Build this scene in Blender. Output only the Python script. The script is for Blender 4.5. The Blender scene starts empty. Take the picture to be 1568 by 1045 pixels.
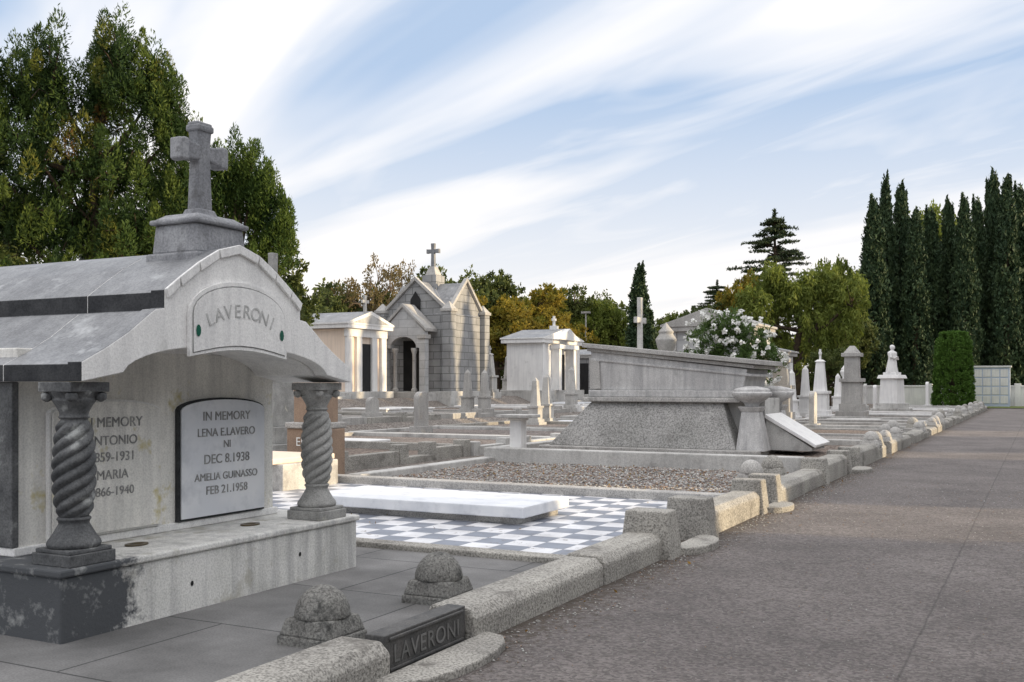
import bpy, bmesh, math, random
import numpy as np
from mathutils import Vector, Matrix
random.seed(7)
scene = bpy.context.scene
scene.view_settings.view_transform = 'Standard'
scene.view_settings.look = 'None'
scene.view_settings.exposure = 0
COL = scene.collection
# ---------------------------------------------------------------- survey frame
# world: +Y runs along the road, +X to the right of it. Viewpoint at origin.
A = math.radians(27.35)
FW = (-math.sin(A), math.cos(A)); RT = (math.cos(A), math.sin(A))
def pos(u, d):
    return (d*(FW[0]+u*RT[0]), d*(FW[1]+u*RT[1]))
HP = [(-26.6, 1.0), (-25.3, .50), (-18.2, .42), (-17.5, .16), (-10.5, .12), (-9.9, 0)]
def hgt(x, y=0):
    return float(np.interp(x, [p[0] for p in HP], [p[1] for p in HP]))
# ---------------------------------------------------------------- materials
def newmat(name):
    m = bpy.data.materials.new(name); m.use_nodes = True
    nt = m.node_tree; nt.nodes.clear()
    out = nt.nodes.new('ShaderNodeOutputMaterial')
    b = nt.nodes.new('ShaderNodeBsdfPrincipled')
    nt.links.new(b.outputs[0], out.inputs[0])
    return m, nt, b
def N(nt, t, **kw):
    n = nt.nodes.new(t)
    for k, v in kw.items(): setattr(n, k, v)
    return n
def noise(nt, vec, scale, detail=4, rough=.6, dist=0):
    n = N(nt, 'ShaderNodeTexNoise'); n.inputs['Scale'].default_value = scale
    n.inputs['Detail'].default_value = min(detail, 4); n.inputs['Roughness'].default_value = rough
    n.inputs['Distortion'].default_value = dist
    nt.links.new(vec, n.inputs['Vector']); return n.outputs['Fac']
def ramp(nt, fac, a, b, ca=(0,0,0,1), cb=(1,1,1,1)):
    r = N(nt, 'ShaderNodeValToRGB'); r.color_ramp.elements[0].position = a; r.color_ramp.elements[1].position = b
    r.color_ramp.elements[0].color = ca; r.color_ramp.elements[1].color = cb
    nt.links.new(fac, r.inputs[0]); return r.outputs[0]
def mix(nt, fac, a, b, mode='MIX'):
    n = N(nt, 'ShaderNodeMix', data_type='RGBA', blend_type=mode)
    for s, v in ((0, fac), (6, a), (7, b)):
        if isinstance(v, (int, float)): n.inputs[s].default_value = v
        elif isinstance(v, tuple): n.inputs[s].default_value = (v[0], v[1], v[2], 1)
        else: nt.links.new(v, n.inputs[s])
    return n.outputs[2]
def stone(name, c1, c2, scale=2.5, rough=.85, bump=.35, bscale=70, speck=.25, stain=None, stain_lo=.55, stain_hi=.7,
          streak=0, stain_scale=1.6, extra=None, spec=.3):
    m, nt, b = newmat(name)
    g = N(nt, 'ShaderNodeNewGeometry').outputs['Position']
    base = mix(nt, ramp(nt, noise(nt, g, scale, 4), .35, .65), c1, c2)
    if speck > .09:
        sp = noise(nt, g, bscale*1.3, 1, .8)
        lo = 1-speck
        base = mix(nt, 1.0, base, ramp(nt, sp, .3, .62, (lo, lo, lo, 1), (1.08, 1.08, 1.08, 1)), 'MULTIPLY')
    if streak:
        mp = N(nt, 'ShaderNodeMapping'); mp.inputs['Scale'].default_value = (9, 9, .7); nt.links.new(g, mp.inputs[0])
        s = noise(nt, mp.outputs[0], 1.0, 3, .65)
        base = mix(nt, 1.0, base, ramp(nt, s, .42, .68, (1, 1, 1, 1), (1-streak, 1-streak, 1-streak*.95, 1)), 'MULTIPLY')
    if stain:
        base = mix(nt, ramp(nt, noise(nt, g, stain_scale, 4, .7), stain_lo, stain_hi), base, stain)
    if extra: base = extra(nt, g, base)
    nt.links.new(base, b.inputs['Base Color'])
    b.inputs['Roughness'].default_value = rough
    b.inputs['Specular IOR Level'].default_value = spec
    if bump > .16:
        bm_ = N(nt, 'ShaderNodeBump'); bm_.inputs['Strength'].default_value = bump; bm_.inputs['Distance'].default_value = .012
        nt.links.new(noise(nt, g, bscale*.5, 4, .8), bm_.inputs['Height']); nt.links.new(bm_.outputs[0], b.inputs['Normal'])
    return m
def gradient_extra(axis, lo, hi, col, nscale=4, amp=.6, a0=.62, a1=.95):
    def f(nt, g, base):
        s = N(nt, 'ShaderNodeSeparateXYZ'); nt.links.new(g, s.inputs[0])
        mr = N(nt, 'ShaderNodeMapRange'); nt.links.new(s.outputs[axis], mr.inputs[0])
        mr.inputs[1].default_value = lo; mr.inputs[2].default_value = hi; mr.inputs[3].default_value = 1; mr.inputs[4].default_value = 0
        a = N(nt, 'ShaderNodeMath', operation='MULTIPLY_ADD'); nt.links.new(noise(nt, g, nscale, 4, .75), a.inputs[0])
        a.inputs[1].default_value = amp; nt.links.new(mr.outputs[0], a.inputs[2])
        dk = mix(nt, ramp(nt, noise(nt, g, 5.5, 4, .75), .54, .72), col, (.34, .345, .34))
        return mix(nt, ramp(nt, a.outputs[0], a0, a1), base, dk)
    return f
lichen = lambda nt, g, base: mix(nt, ramp(nt, noise(nt, g, 3.1, 4, .75), .6, .72), base, (.52, .46, .24))
M = {}
M['plaster'] = stone('weathered_white_plaster', (.88, .87, .85), (.79, .785, .77), 2, .8, .3, 60, .10, (.45, .445, .42), .60, .80, .16, 2.2)
M['plaster_lichen'] = stone('lichened_plaster', (.83, .81, .76), (.70, .69, .65), 3, .85, .35, 60, .12, (.42, .40, .34), .6, .8, .2, 2.4, lichen)
M['marble'] = stone('grey_white_marble', (.80, .81, .83), (.68, .70, .74), 2.5, .45, .06, 50, .06, (.48, .50, .54), .5, .8, .0, 3.5)
M['base'] = stone('stained_plinth', (.74, .73, .70), (.62, .615, .58), 2.5, .9, .5, 55, .2, (.36, .34, .28), .57, .72, .3, 2.6,
                  gradient_extra(1, 4.0, 4.75, (.085, .09, .097), 6, 1.1, .80, 1.05))
M['darkst'] = stone('blackened_stone', (.075, .078, .082), (.16, .163, .165), 5, .7, .6, 50, .3, (.38, .39, .38), .58, .70, 0, 5)
M['colst'] = stone('carved_stone', (.40, .395, .38), (.26, .26, .25), 5, .8, .5, 60, .25, (.58, .56, .48), .6, .75, .0, 5)
M['roof'] = stone('grey_cement_roof', (.29, .295, .305), (.19, .195, .205), 1.8, .5, .5, 45, .25, (.44, .45, .46), .58, .72, .3, 3, spec=.6)
M['crossst'] = stone('weathered_cross_stone', (.38, .385, .40), (.25, .255, .27), 4, .75, .5, 45, .25, (.12, .12, .12), .58, .72, .3, 5)
M['fascia'] = stone('black_fascia', (.03, .032, .036), (.06, .062, .066), 6, .8, .4, 45, .3)
M['granite'] = stone('kerb_granite', (.47, .45, .41), (.33, .315, .29), 1.5, .9, 1.0, 45, .6, (.17, .16, .145), .57, .70, 0, 3)
M['granite_l'] = stone('pale_granite', (.56, .545, .52), (.43, .415, .395), 1.2, .9, .8, 50, .45, (.24, .23, .22), .58, .73, .15, 2)
M['granite_d'] = stone('dark_rough_granite', (.17, .165, .155), (.31, .305, .285), 6, .9, 1.0, 50, .55, (.06, .06, .058), .52, .66, 0, 6)
M['white'] = stone('white_painted_cement', (.84, .83, .81), (.75, .74, .73), 1.2, .7, .15, 40, .08, (.5, .49, .47), .64, .8, .12, 1.5)
M['cream'] = stone('peach_plaster', (.84, .70, .58), (.77, .63, .51), 1.0, .8, .15, 40, .08, (.55, .47, .41), .6, .8, .1, 1.5)
M['conc'] = stone('pale_concrete', (.60, .59, .565), (.46, .45, .43), .9, .9, .4, 45, .2, (.26, .25, .24), .53, .72, .15, 1.8)
M['sarc'] = stone('sarcophagus_cement', (.66, .65, .635), (.50, .49, .48), 1.5, .9, .4, 45, .2, (.30, .30, .295), .55, .75, .3, 1.8)
M['rough'] = stone('rough_dash_cement', (.42, .41, .395), (.32, .315, .30), 1.2, .95, 1.2, 26, .55, (.2, .19, .18), .58, .75, .1, 2)
M['brown'] = stone('brown_stone', (.36, .26, .19), (.28, .20, .15), 2, .8, .3, 40, .2)
M['black'] = stone('dark_recess', (.012, .012, .013), (.02, .02, .02), 2, .5, 0, speck=0)
M['text'] = stone('engraved_lettering', (.17, .17, .17), (.36, .36, .35), 14, .8, 0, speck=0)
M['faint'] = stone('faded_lettering', (.40, .40, .39), (.56, .56, .55), 14, .8, 0, speck=0)
M['green'] = stone('green_glass', (.02, .14, .09), (.02, .1, .07), 9, .2, 0, speck=0)
M['bronze'] = stone('bronze', (.12, .09, .05), (.07, .06, .04), 9, .4, 0, speck=0)
M['darkslab'] = stone('dark_bronze_panel', (.07, .07, .07), (.12, .115, .11), 6, .6, .4, 50, .3)
M['slabtext'] = stone('worn_raised_letters', (.20, .195, .19), (.13, .13, .125), 9, .7, 0, speck=0)
M['bark'] = stone('bark', (.10, .07, .045), (.05, .037, .027), 3, .95, .8, 12, .3)
M['barkp'] = stone('pale_bark', (.20, .15, .11), (.13, .10, .075), 3, .95, .8, 12, .3)
M['blue'] = stone('pale_blue_panel', (.55, .62, .74), (.5, .56, .7), 1, .6, 0, speck=0)
M['flower'] = stone('white_petals', (.88, .88, .85), (.80, .80, .77), 9, .6, 0, speck=0)
M['red'] = stone('red_petals', (.5, .03, .03), (.35, .02, .03), 9, .6, 0, speck=0)
def paving(name, c1, c2, mort, bw, rh, ms=.012, horizontal=True, bump=.4, var=.2):
    m, nt, b = newmat(name)
    g = N(nt, 'ShaderNodeNewGeometry').outputs['Position']
    s = N(nt, 'ShaderNodeSeparateXYZ'); nt.links.new(g, s.inputs[0])
    c = N(nt, 'ShaderNodeCombineXYZ')
    if horizontal:
        nt.links.new(s.outputs[0], c.inputs[0]); nt.links.new(s.outputs[1], c.inputs[1])
    else:
        a = N(nt, 'ShaderNodeMath', operation='ADD'); nt.links.new(s.outputs[0], a.inputs[0]); nt.links.new(s.outputs[1], a.inputs[1])
        nt.links.new(a.outputs[0], c.inputs[0]); nt.links.new(s.outputs[2], c.inputs[1])
    br = N(nt, 'ShaderNodeTexBrick'); nt.links.new(c.outputs[0], br.inputs[0])
    br.inputs['Color1'].default_value = (*c1, 1); br.inputs['Color2'].default_value = (*c2, 1); br.inputs['Mortar'].default_value = (*mort, 1)
    br.inputs['Scale'].default_value = 1; br.inputs['Mortar Size'].default_value = ms
    br.inputs['Brick Width'].default_value = bw; br.inputs['Row Height'].default_value = rh
    v = 1-var
    col = mix(nt, 1.0, br.outputs[0], ramp(nt, noise(nt, g, 1.3, 4, .65), .35, .68, (v, v, v, 1), (1.1, 1.1, 1.1, 1)), 'MULTIPLY')
    col = mix(nt, 1.0, col, ramp(nt, noise(nt, g, 80, 1), .35, .6, (.8, .8, .8, 1), (1.05, 1.05, 1.05, 1)), 'MULTIPLY')
    nt.links.new(col, b.inputs['Base Color']); b.inputs['Roughness'].default_value = .85
    return m
M['paving'] = paving('grey_paving', (.18, .178, .176), (.215, .21, .207), (.06, .06, .06), 1.5, 1.2, .008, var=.4)
M['ashlar'] = paving('grey_ashlar', (.30, .30, .30), (.37, .37, .37), (.17, .17, .17), .8, .36, .02, False)
M['ashlar_l'] = paving('pale_ashlar', (.46, .46, .46), (.52, .52, .52), (.34, .34, .34), 1.0, .4, .015, False)
def checker():
    m, nt, b = newmat('checker_marble_tiles')
    g = N(nt, 'ShaderNodeNewGeometry').outputs['Position']
    ch = N(nt, 'ShaderNodeTexChecker'); ch.inputs['Scale'].default_value = 1/.31
    mp = N(nt, 'ShaderNodeMapping'); mp.inputs['Location'].default_value = (.07, .05, .05); nt.links.new(g, mp.inputs[0])
    nt.links.new(mp.outputs[0], ch.inputs[0])
    ch.inputs['Color1'].default_value = (.74, .74, .76, 1); ch.inputs['Color2'].default_value = (.21, .23, .28, 1)
    col = mix(nt, 1.0, ch.outputs[0], ramp(nt, noise(nt, g, 2.5, 4, .7), .35, .7, (1.1, 1.1, 1.1, 1), (.70, .69, .68, 1)), 'MULTIPLY')
    br = N(nt, 'ShaderNodeTexBrick'); nt.links.new(mp.outputs[0], br.inputs[0]); br.offset = 0
    for k in ('Color1', 'Color2'): br.inputs[k].default_value = (1, 1, 1, 1)
    br.inputs['Mortar'].default_value = (.55, .54, .52, 1); br.inputs['Scale'].default_value = 1
    br.inputs['Brick Width'].default_value = .31; br.inputs['Row Height'].default_value = .31; br.inputs['Mortar Size'].default_value = .004
    col = mix(nt, 1.0, col, br.outputs[0], 'MULTIPLY')
    col = mix(nt, ramp(nt, noise(nt, g, 9, 4, .75), .61, .68), col, (.14, .10, .07))
    nt.links.new(col, b.inputs['Base Color'])
    b.inputs['Roughness'].default_value = .42
    return m
M['checker'] = checker()
def gravel(name, cols, scale=28, bump=1.0):
    m, nt, b = newmat(name)
    g = N(nt, 'ShaderNodeNewGeometry').outputs['Position']
    vo = N(nt, 'ShaderNodeTexVoronoi'); vo.inputs['Scale'].default_value = scale; nt.links.new(g, vo.inputs['Vector'])
    s = N(nt, 'ShaderNodeSeparateColor'); nt.links.new(vo.outputs['Color'], s.inputs[0])
    r = N(nt, 'ShaderNodeValToRGB'); e = r.color_ramp.elements
    e[0].color = (*cols[0], 1); e[1].color = (*cols[-1], 1)
    for i, c in enumerate(cols[1:-1]):
        q = e.new((i+1)/(len(cols)-1)); q.color = (*c, 1)
    nt.links.new(s.outputs[0], r.inputs[0])
    col = mix(nt, 1.0, r.outputs[0], ramp(nt, noise(nt, g, .8, 4), .3, .7, (.75, .75, .75, 1), (1.15, 1.12, 1.1, 1)), 'MULTIPLY')
    col = mix(nt, 1.0, col, ramp(nt, vo.outputs['Distance'], .3, .75, (1, 1, 1, 1), (.4, .38, .36, 1)), 'MULTIPLY')
    nt.links.new(col, b.inputs['Base Color']); b.inputs['Roughness'].default_value = .95
    bp = N(nt, 'ShaderNodeBump'); bp.inputs['Strength'].default_value = bump; bp.inputs['Distance'].default_value = .03; bp.invert = True
    nt.links.new(vo.outputs['Distance'], bp.inputs['Height']); nt.links.new(bp.outputs[0], b.inputs['Normal'])
    return m
M['gravel'] = gravel('plot_gravel', [(.13, .105, .095), (.28, .245, .23), (.42, .38, .36), (.20, .16, .14), (.36, .315, .30)], 22)
M['gravel_b'] = gravel('brown_gravel', [(.15, .12, .10), (.27, .215, .18), (.36, .30, .26), (.125, .095, .08)], 18)
M['gravel_p'] = gravel('pale_gravel', [(.36, .34, .32), (.48, .46, .44), (.30, .28, .27), (.42, .40, .37)], 18)
def road():
    m, nt, b = newmat('old_asphalt')
    g = N(nt, 'ShaderNodeNewGeometry').outputs['Position']
    col = mix(nt, ramp(nt, noise(nt, g, .7, 4, .65), .35, .68), (.165, .147, .142), (.255, .229, .220))
    vo = N(nt, 'ShaderNodeTexVoronoi'); vo.inputs['Scale'].default_value = 50; nt.links.new(g, vo.inputs['Vector'])
    s = N(nt, 'ShaderNodeSeparateColor'); nt.links.new(vo.outputs['Color'], s.inputs[0])
    col = mix(nt, 1.0, col, ramp(nt, s.outputs[0], 0, 1, (.62, .6, .6, 1), (1.38, 1.36, 1.33, 1)), 'MULTIPLY')
    col = mix(nt, ramp(nt, noise(nt, g, 7, 4, .85), .54, .70), col, (.12, .103, .094))
    col = mix(nt, ramp(nt, noise(nt, g, 16, 4, .85), .60, .70), col, (.34, .315, .295))
    sx = N(nt, 'ShaderNodeSeparateXYZ'); nt.links.new(g, sx.inputs[0])
    mr = N(nt, 'ShaderNodeMapRange'); nt.links.new(sx.outputs[0], mr.inputs[0])
    mr.inputs[1].default_value = -3.1; mr.inputs[2].default_value = -2.3; mr.inputs[3].default_value = .32; mr.inputs[4].default_value = 0
    ad = N(nt, 'ShaderNodeMath', operation='ADD'); nt.links.new(mr.outputs[0], ad.inputs[0]); nt.links.new(noise(nt, g, 14, 4, .8), ad.inputs[1])
    col = mix(nt, ramp(nt, ad.outputs[0], .68, .80), col, (.11, .088, .07))
    def line(axis, at, w):
        wob = N(nt, 'ShaderNodeMath', operation='MULTIPLY_ADD'); nt.links.new(noise(nt, g, 5, 4, .8), wob.inputs[0]); wob.inputs[1].default_value = .05
        nt.links.new(sx.outputs[axis], wob.inputs[2])
        d = N(nt, 'ShaderNodeMath', operation='SUBTRACT'); nt.links.new(wob.outputs[0], d.inputs[0]); d.inputs[1].default_value = at
        ab = N(nt, 'ShaderNodeMath', operation='ABSOLUTE'); nt.links.new(d.outputs[0], ab.inputs[0])
        return ramp(nt, ab.outputs[0], 0, w, (.7, .7, .7, 1), (0, 0, 0, 1))
    col = mix(nt, line(0, -.67, .013), col, (.075, .066, .062))
    nt.links.new(col, b.inputs['Base Color']); b.inputs['Roughness'].default_value = .75
    bp = N(nt, 'ShaderNodeBump'); bp.inputs['Strength'].default_value = 1.0; bp.inputs['Distance'].default_value = .07
    nt.links.new(noise(nt, g, 20, 4, .85), bp.inputs['Height']); nt.links.new(bp.outputs[0], b.inputs['Normal'])
    return m
M['road'] = road()
M['earth'] = gravel('gritty_ground', [(.20, .178, .155), (.30, .272, .25), (.235, .21, .19), (.35, .325, .305)], 16, .6)
M['grass'] = stone('grass', (.09, .14, .03), (.15, .17, .05), 3, .9, 1, 20, .4)
def foliage(name, c, trans=.25):
    m, nt, b = newmat(name)
    at = N(nt, 'ShaderNodeAttribute', attribute_name='tint')
    r = N(nt, 'ShaderNodeValToRGB'); e = r.color_ramp.elements
    e[0].color = (*c[0], 1); e[1].color = (*c[-1], 1)
    for i, k in enumerate(c[1:-1]):
        q = e.new((i+1)/(len(c)-1)); q.color = (*k, 1)
    nt.links.new(at.outputs['Fac'], r.inputs[0])
    nt.links.new(r.outputs[0], b.inputs['Base Color']); b.inputs['Roughness'].default_value = .6
    b.inputs['Specular IOR Level'].default_value = .2
    if trans:
        tr = N(nt, 'ShaderNodeBsdfTranslucent'); nt.links.new(r.outputs[0], tr.inputs[0])
        ms = N(nt, 'ShaderNodeMixShader'); ms.inputs[0].default_value = trans
        nt.links.new(b.outputs[0], ms.inputs[1]); nt.links.new(tr.outputs[0], ms.inputs[2])
        nt.links.new(ms.outputs[0], [n for n in nt.nodes if n.type == 'OUTPUT_MATERIAL'][0].inputs[0])
    return m
M['f_conifer'] = foliage('conifer_foliage', [(.032, .062, .017), (.06, .10, .021), (.11, .15, .028), (.18, .16, .032), (.17, .095, .028)], .3)
M['f_conifer2'] = foliage('conifer_foliage_green', [(.035, .07, .018), (.075, .12, .023), (.14, .185, .033)], .3)
M['f_cypress'] = foliage('cypress_foliage', [(.026, .050, .024), (.038, .065, .029), (.058, .088, .036)], 0)
M['f_willow'] = foliage('pepper_tree_foliage', [(.10, .135, .026), (.17, .21, .042), (.26, .29, .06)], .4)
M['f_cedar'] = foliage('cedar_foliage', [(.03, .05, .022), (.05, .072, .03), (.075, .095, .04)], 0)
M['f_gold'] = foliage('autumn_foliage', [(.10, .12, .02), (.25, .20, .03), (.42, .29, .045)], .4)
M['f_dark'] = foliage('broadleaf_foliage', [(.055, .075, .024), (.09, .115, .032), (.15, .165, .045)], .2)
M['f_brown'] = foliage('sparse_brown_foliage', [(.13, .10, .045), (.20, .15, .065), (.15, .15, .05)], .3)
M['f_bush'] = foliage('oleander_foliage', [(.06, .10, .03), (.09, .15, .04), (.15, .20, .07)], .3)
M['f_topiary'] = foliage('topiary_foliage', [(.06, .12, .018), (.08, .16, .025), (.10, .19, .035)], .1)
M['leaf'] = foliage('fallen_leaves', [(.20, .10, .03), (.35, .22, .05), (.25, .2, .08)], .1)
# ---------------------------------------------------------------- mesh builder
class MB:
    def __init__(s): s.v = []; s.f = []; s.m = []; s.sm = []; s.mats = []
    def mi(s, k):
        if k not in s.mats: s.mats.append(k)
        return s.mats.index(k)
    def add(s, vs, fs, mat, smooth=False):
        o = len(s.v); s.v += [tuple(p) for p in vs]
        for i, f in enumerate(fs):
            s.f.append([o+k for k in f]); s.m.append(s.mi(mat[i] if isinstance(mat, list) else mat)); s.sm.append(smooth)
    def box(s, x0, x1, y0, y1, z0, z1, mat):
        s.fru((x0, x1, y0, y1, z0), (x0, x1, y0, y1, z1), mat)
    def fru(s, a, b, mat):
        v = [(a[0], a[2], a[4]), (a[1], a[2], a[4]), (a[1], a[3], a[4]), (a[0], a[3], a[4]),
             (b[0], b[2], b[4]), (b[1], b[2], b[4]), (b[1], b[3], b[4]), (b[0], b[3], b[4])]
        s.add(v, [(3, 2, 1, 0), (4, 5, 6, 7), (0, 1, 5, 4), (1, 2, 6, 5), (2, 3, 7, 6), (3, 0, 4, 7)], mat)
    def cbox(s, cx, cy, hx, hy, z0, z1, mat, tx=1, ty=None):
        ty = tx if ty is None else ty
        s.fru((cx-hx, cx+hx, cy-hy, cy+hy, z0), (cx-hx*tx, cx+hx*tx, cy-hy*ty, cy+hy*ty, z1), mat)
    def prism(s, prof, axis, a0, a1, mat, edge=None):
        n = len(prof)
        def P(p, a):
            return (a, p[0], p[1]) if axis == 'X' else (p[0], a, p[1]) if axis == 'Y' else (p[0], p[1], a)
        v = [P(p, a0) for p in prof]+[P(p, a1) for p in prof]
        f = [tuple(range(n)), tuple(range(2*n-1, n-1, -1))]; mm = [mat, mat]
        for i in range(n):
            j = (i+1) % n; f.append((i, j, n+j, n+i)); mm.append(edge[i] if edge and edge[i] else mat)
        s.add(v, f, mm)
    def lathe(s, cx, cy, prof, mat, n=20, smooth=True, sx=1, sy=1):
        v = []; f = []
        for r, z in prof:
            for k in range(n):
                t = 2*math.pi*k/n; v.append((cx+r*sx*math.cos(t), cy+r*sy*math.sin(t), z))
        for i in range(len(prof)-1):
            for k in range(n):
                f.append((i*n+k, i*n+(k+1) % n, (i+1)*n+(k+1) % n, (i+1)*n+k))
        f.append(tuple(range(n-1, -1, -1))); f.append(tuple((len(prof)-1)*n+k for k in range(n)))
        s.add(v, f, mat, smooth)
    def tube(s, pts, rad, mat, n=7):
        v = []; f = []
        for i, p in enumerate(pts):
            p = Vector(p); q = Vector(pts[min(i+1, len(pts)-1)])-Vector(pts[max(i-1, 0)])
            q.normalize(); a = q.orthogonal().normalized(); b = q.cross(a)
            for k in range(n):
                t = 2*math.pi*k/n; v.append(p+(a*math.cos(t)+b*math.sin(t))*rad[i])
        for i in range(len(pts)-1):
            for k in range(n):
                f.append((i*n+k, i*n+(k+1) % n, (i+1)*n+(k+1) % n, (i+1)*n+k))
        s.add(v, f, mat, True)
    def cross(s, cx, cy, z0, H, W, t, mat, along='Y', za=.64, flare=1.25):
        w = t/2; zc = z0+H*za; f = w*flare
        pr = [(-f, z0), (f, z0), (w, zc-w), (W/2, zc-f), (W/2, zc+f), (w, zc+w), (f, z0+H), (-f, z0+H), (-w, zc+w), (-W/2, zc+f), (-W/2, zc-f), (-w, zc-w)]
        if along == 'Y': s.prism([(cy+a, b) for a, b in pr], 'X', cx-w*.9, cx+w*.9, mat)
        else: s.prism([(cx+a, b) for a, b in pr], 'Y', cy-w*.9, cy+w*.9, mat)
    def mesh(s, name, recalc=True):
        me = bpy.data.meshes.new(name); me.from_pydata(s.v, [], s.f)
        for k in s.mats: me.materials.append(M[k])
        me.polygons.foreach_set('material_index', s.m); me.polygons.foreach_set('use_smooth', s.sm)
        if recalc:
            b = bmesh.new(); b.from_mesh(me); bmesh.ops.recalc_face_normals(b, faces=b.faces); b.to_mesh(me); b.free()
        me.update(); return me
    def obj(s, name, parent=None, bevel=0, loc=None, rot=0):
        return inst(s.mesh(name), name, parent, bevel, loc, rot)
def inst(me, name, parent=None, bevel=0, loc=None, rot=0, scale=None):
    o = bpy.data.objects.new(name, me); COL.objects.link(o)
    if parent: o.parent = parent
    if loc: o.location = loc
    if rot: o.rotation_euler[2] = rot
    if scale: o.scale = scale
    if bevel:
        m = o.modifiers.new('bevel', 'BEVEL'); m.width = bevel; m.segments = 2; m.limit_method = 'ANGLE'; m.angle_limit = math.radians(35)
    return o
def empty(name):
    e = bpy.data.objects.new(name, None); COL.objects.link(e); return e
def text(body, size, loc, parent, mat='text', name='lettering', rotz=math.pi/2, tilt=0, align='CENTER', roll=0, space=1):
    c = bpy.data.curves.new(name, 'FONT'); c.body = body; c.size = size; c.align_x = align; c.extrude = .002; c.space_character = space
    c.materials.append(M[mat]); o = bpy.data.objects.new(name, c); COL.objects.link(o)
    R = Matrix.Rotation(rotz, 4, 'Z') @ Matrix.Rotation(math.pi/2-tilt, 4, 'X') @ Matrix.Rotation(roll, 4, 'Z')
    o.matrix_world = Matrix.Translation(loc) @ R
    if parent: o.parent = parent
    return o
# ---------------------------------------------------------------- ground, road
b = MB()
xs = sorted([-600, -300, -150, -90, -60, -45, -38, -32, -22, -14, -7, -5, 0, 10, 30, 60, 150, 300, 600]+[p[0] for p in HP])
ys = [-200, -60, -20, 0, 20, 40, 60, 90, 130, 200, 400, 900]
v = [(x, y, hgt(x)-.01) for y in ys for x in xs]; n = len(xs)
b.add(v, [(j*n+i, j*n+i+1, (j+1)*n+i+1, (j+1)*n+i) for j in range(len(ys)-1) for i in range(n-1)], 'earth', False)
b.obj('ground')
b = MB(); b.add([(-3.3, -12, 0), (5, -12, 0), (5, 77, 0), (-3.3, 77, 0)], [(0, 1, 2, 3)], 'road'); b.obj('road')
b = MB()
b.add([(-9.8, 78, .03), (30, 78, .03), (30, 84.6, .03), (-9.8, 84.6, .03)], [(0, 1, 2, 3)], 'grass')
b.obj('grass_verge')
# ---------------------------------------------------------------- road kerb
b = MB()
def kseg(y0, y1, h, x0=-3.46, x1=-3.1):
    L = random.uniform(1.6, 2.2); y = y0
    while y < y1-.05:
        e = min(y1, y+L)
        if y1-e < .5: e = y1
        j = random.uniform(-.012, .012); hh = h+random.uniform(-.012, .012)
        pr = [(x0, -.02), (x1+j, -.02), (x1+j, hh-.06), (x1-.06+j, hh), (x0+.03, hh), (x0, hh-.03)]
        b.prism(pr, 'Y', y+.004, e-.004, 'granite'); y = e
kseg(-6, 4.6, .22); kseg(5.52, 9.05, .22); kseg(10.55, 12.75, .27); kseg(13.75, 16.9, .26)
kseg(17.05, 19.2, .36); kseg(20.3, 23, .36)
segs = []; y = 23.1
while y < 72:
    L = random.uniform(4, 6); g = random.uniform(.9, 1.2); h = random.uniform(.2, .32)
    kseg(y, y+L*.42-g*.5, h); kseg(y+L*.42+g*.5, y+L, h); segs.append((y, L, g, h)); y += L+.04
for yy in (9.12, 10.35):
    b.fru((-3.52, -3.0, yy-.14, yy+.2, -.02), (-3.47, -3.06, yy-.11, yy+.17, .43), 'granite')
for yy in (12.82, 13.62, 17.0, 19.2, 20.35):
    b.fru((-3.5, -3.04, yy-.15, yy+.15, -.02), (-3.46, -3.09, yy-.12, yy+.12, .42), 'granite')
b.obj('stone_kerb', bevel=.018)
def step(name, yc, hw, dep, x=-3.12, h=.07):
    b = MB(); pr = [(x, yc-hw), (x, yc+hw)]
    for k in range(9):
        t = math.pi*k/8; pr.append((x+dep*math.sin(t)**.7 if 0 < k < 8 else x, yc+hw*math.cos(t)))
    b.prism(pr[2:], 'Z', -.01, h, 'granite'); b.obj(name, bevel=.012)
step('threshold_step', 5.05, .62, .30, h=.05); step('threshold_step', 9.75, .5, .3); step('threshold_step', 13.25, .42, .3); step('threshold_step', 19.75, .5, .35)
# ---------------------------------------------------------------- dome posts
def dome_mesh(mat, s=1):
    b = MB(); w = .185*s
    b.cbox(0, 0, w, w, -.02, .06*s, mat); b.cbox(0, 0, w*.96, w*.96, .06*s, .16*s, mat, .84)
    pr = [(.163*s*math.cos(t), .155*s+.19*s*math.sin(t)) for t in [k*math.pi/2/9 for k in range(9)]]+[(.01*s, .345*s)]
    b.lathe(0, 0, pr, mat, 24)
    return b.mesh('domed_kerb_post')
DM = [dome_mesh('granite_d'), dome_mesh('granite', 1.05), dome_mesh('granite_l', 1.0)]
def dome(x, y, z, k=0, s=1): inst(DM[k], 'domed_kerb_post', bevel=.012, loc=(x, y, z), scale=(s, s, s*random.uniform(.95, 1.05)), rot=random.uniform(-.05, .05))
dome(-3.68, 4.74, .12, 0); dome(-3.68, 6.02, .12, 0, 1.02)
dome(-3.72, 14.7, .16, 2, 1.05); dome(-3.72, 16.0, .16, 1)
for (y, L, g, h) in segs:
    m = y+L*.42
    for s in (-1, 1): dome(-3.3 if random.random() < .6 else -3.7, m+s*(g*.5+.3), h-.03, random.choice((1, 2, 2)), random.uniform(.85, 1.1))
    if random.random() < .6: dome(-3.3, y+.3, h-.03, 2, random.uniform(.8, 1.1))
e = empty('name_slab')
b = MB(); b.box(-3.3, -3.17, 4.62, 5.5, -.02, .235, 'darkslab'); b.box(-3.168, -3.155, 4.66, 5.46, .03, .05, 'darkslab'); b.box(-3.168, -3.155, 4.66, 5.46, .20, .22, 'darkslab'); b.obj('slab', e, .006)
text('LAVERONI', .142, (-3.166, 5.06, .072), e, 'slabtext', space=1.1)
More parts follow.
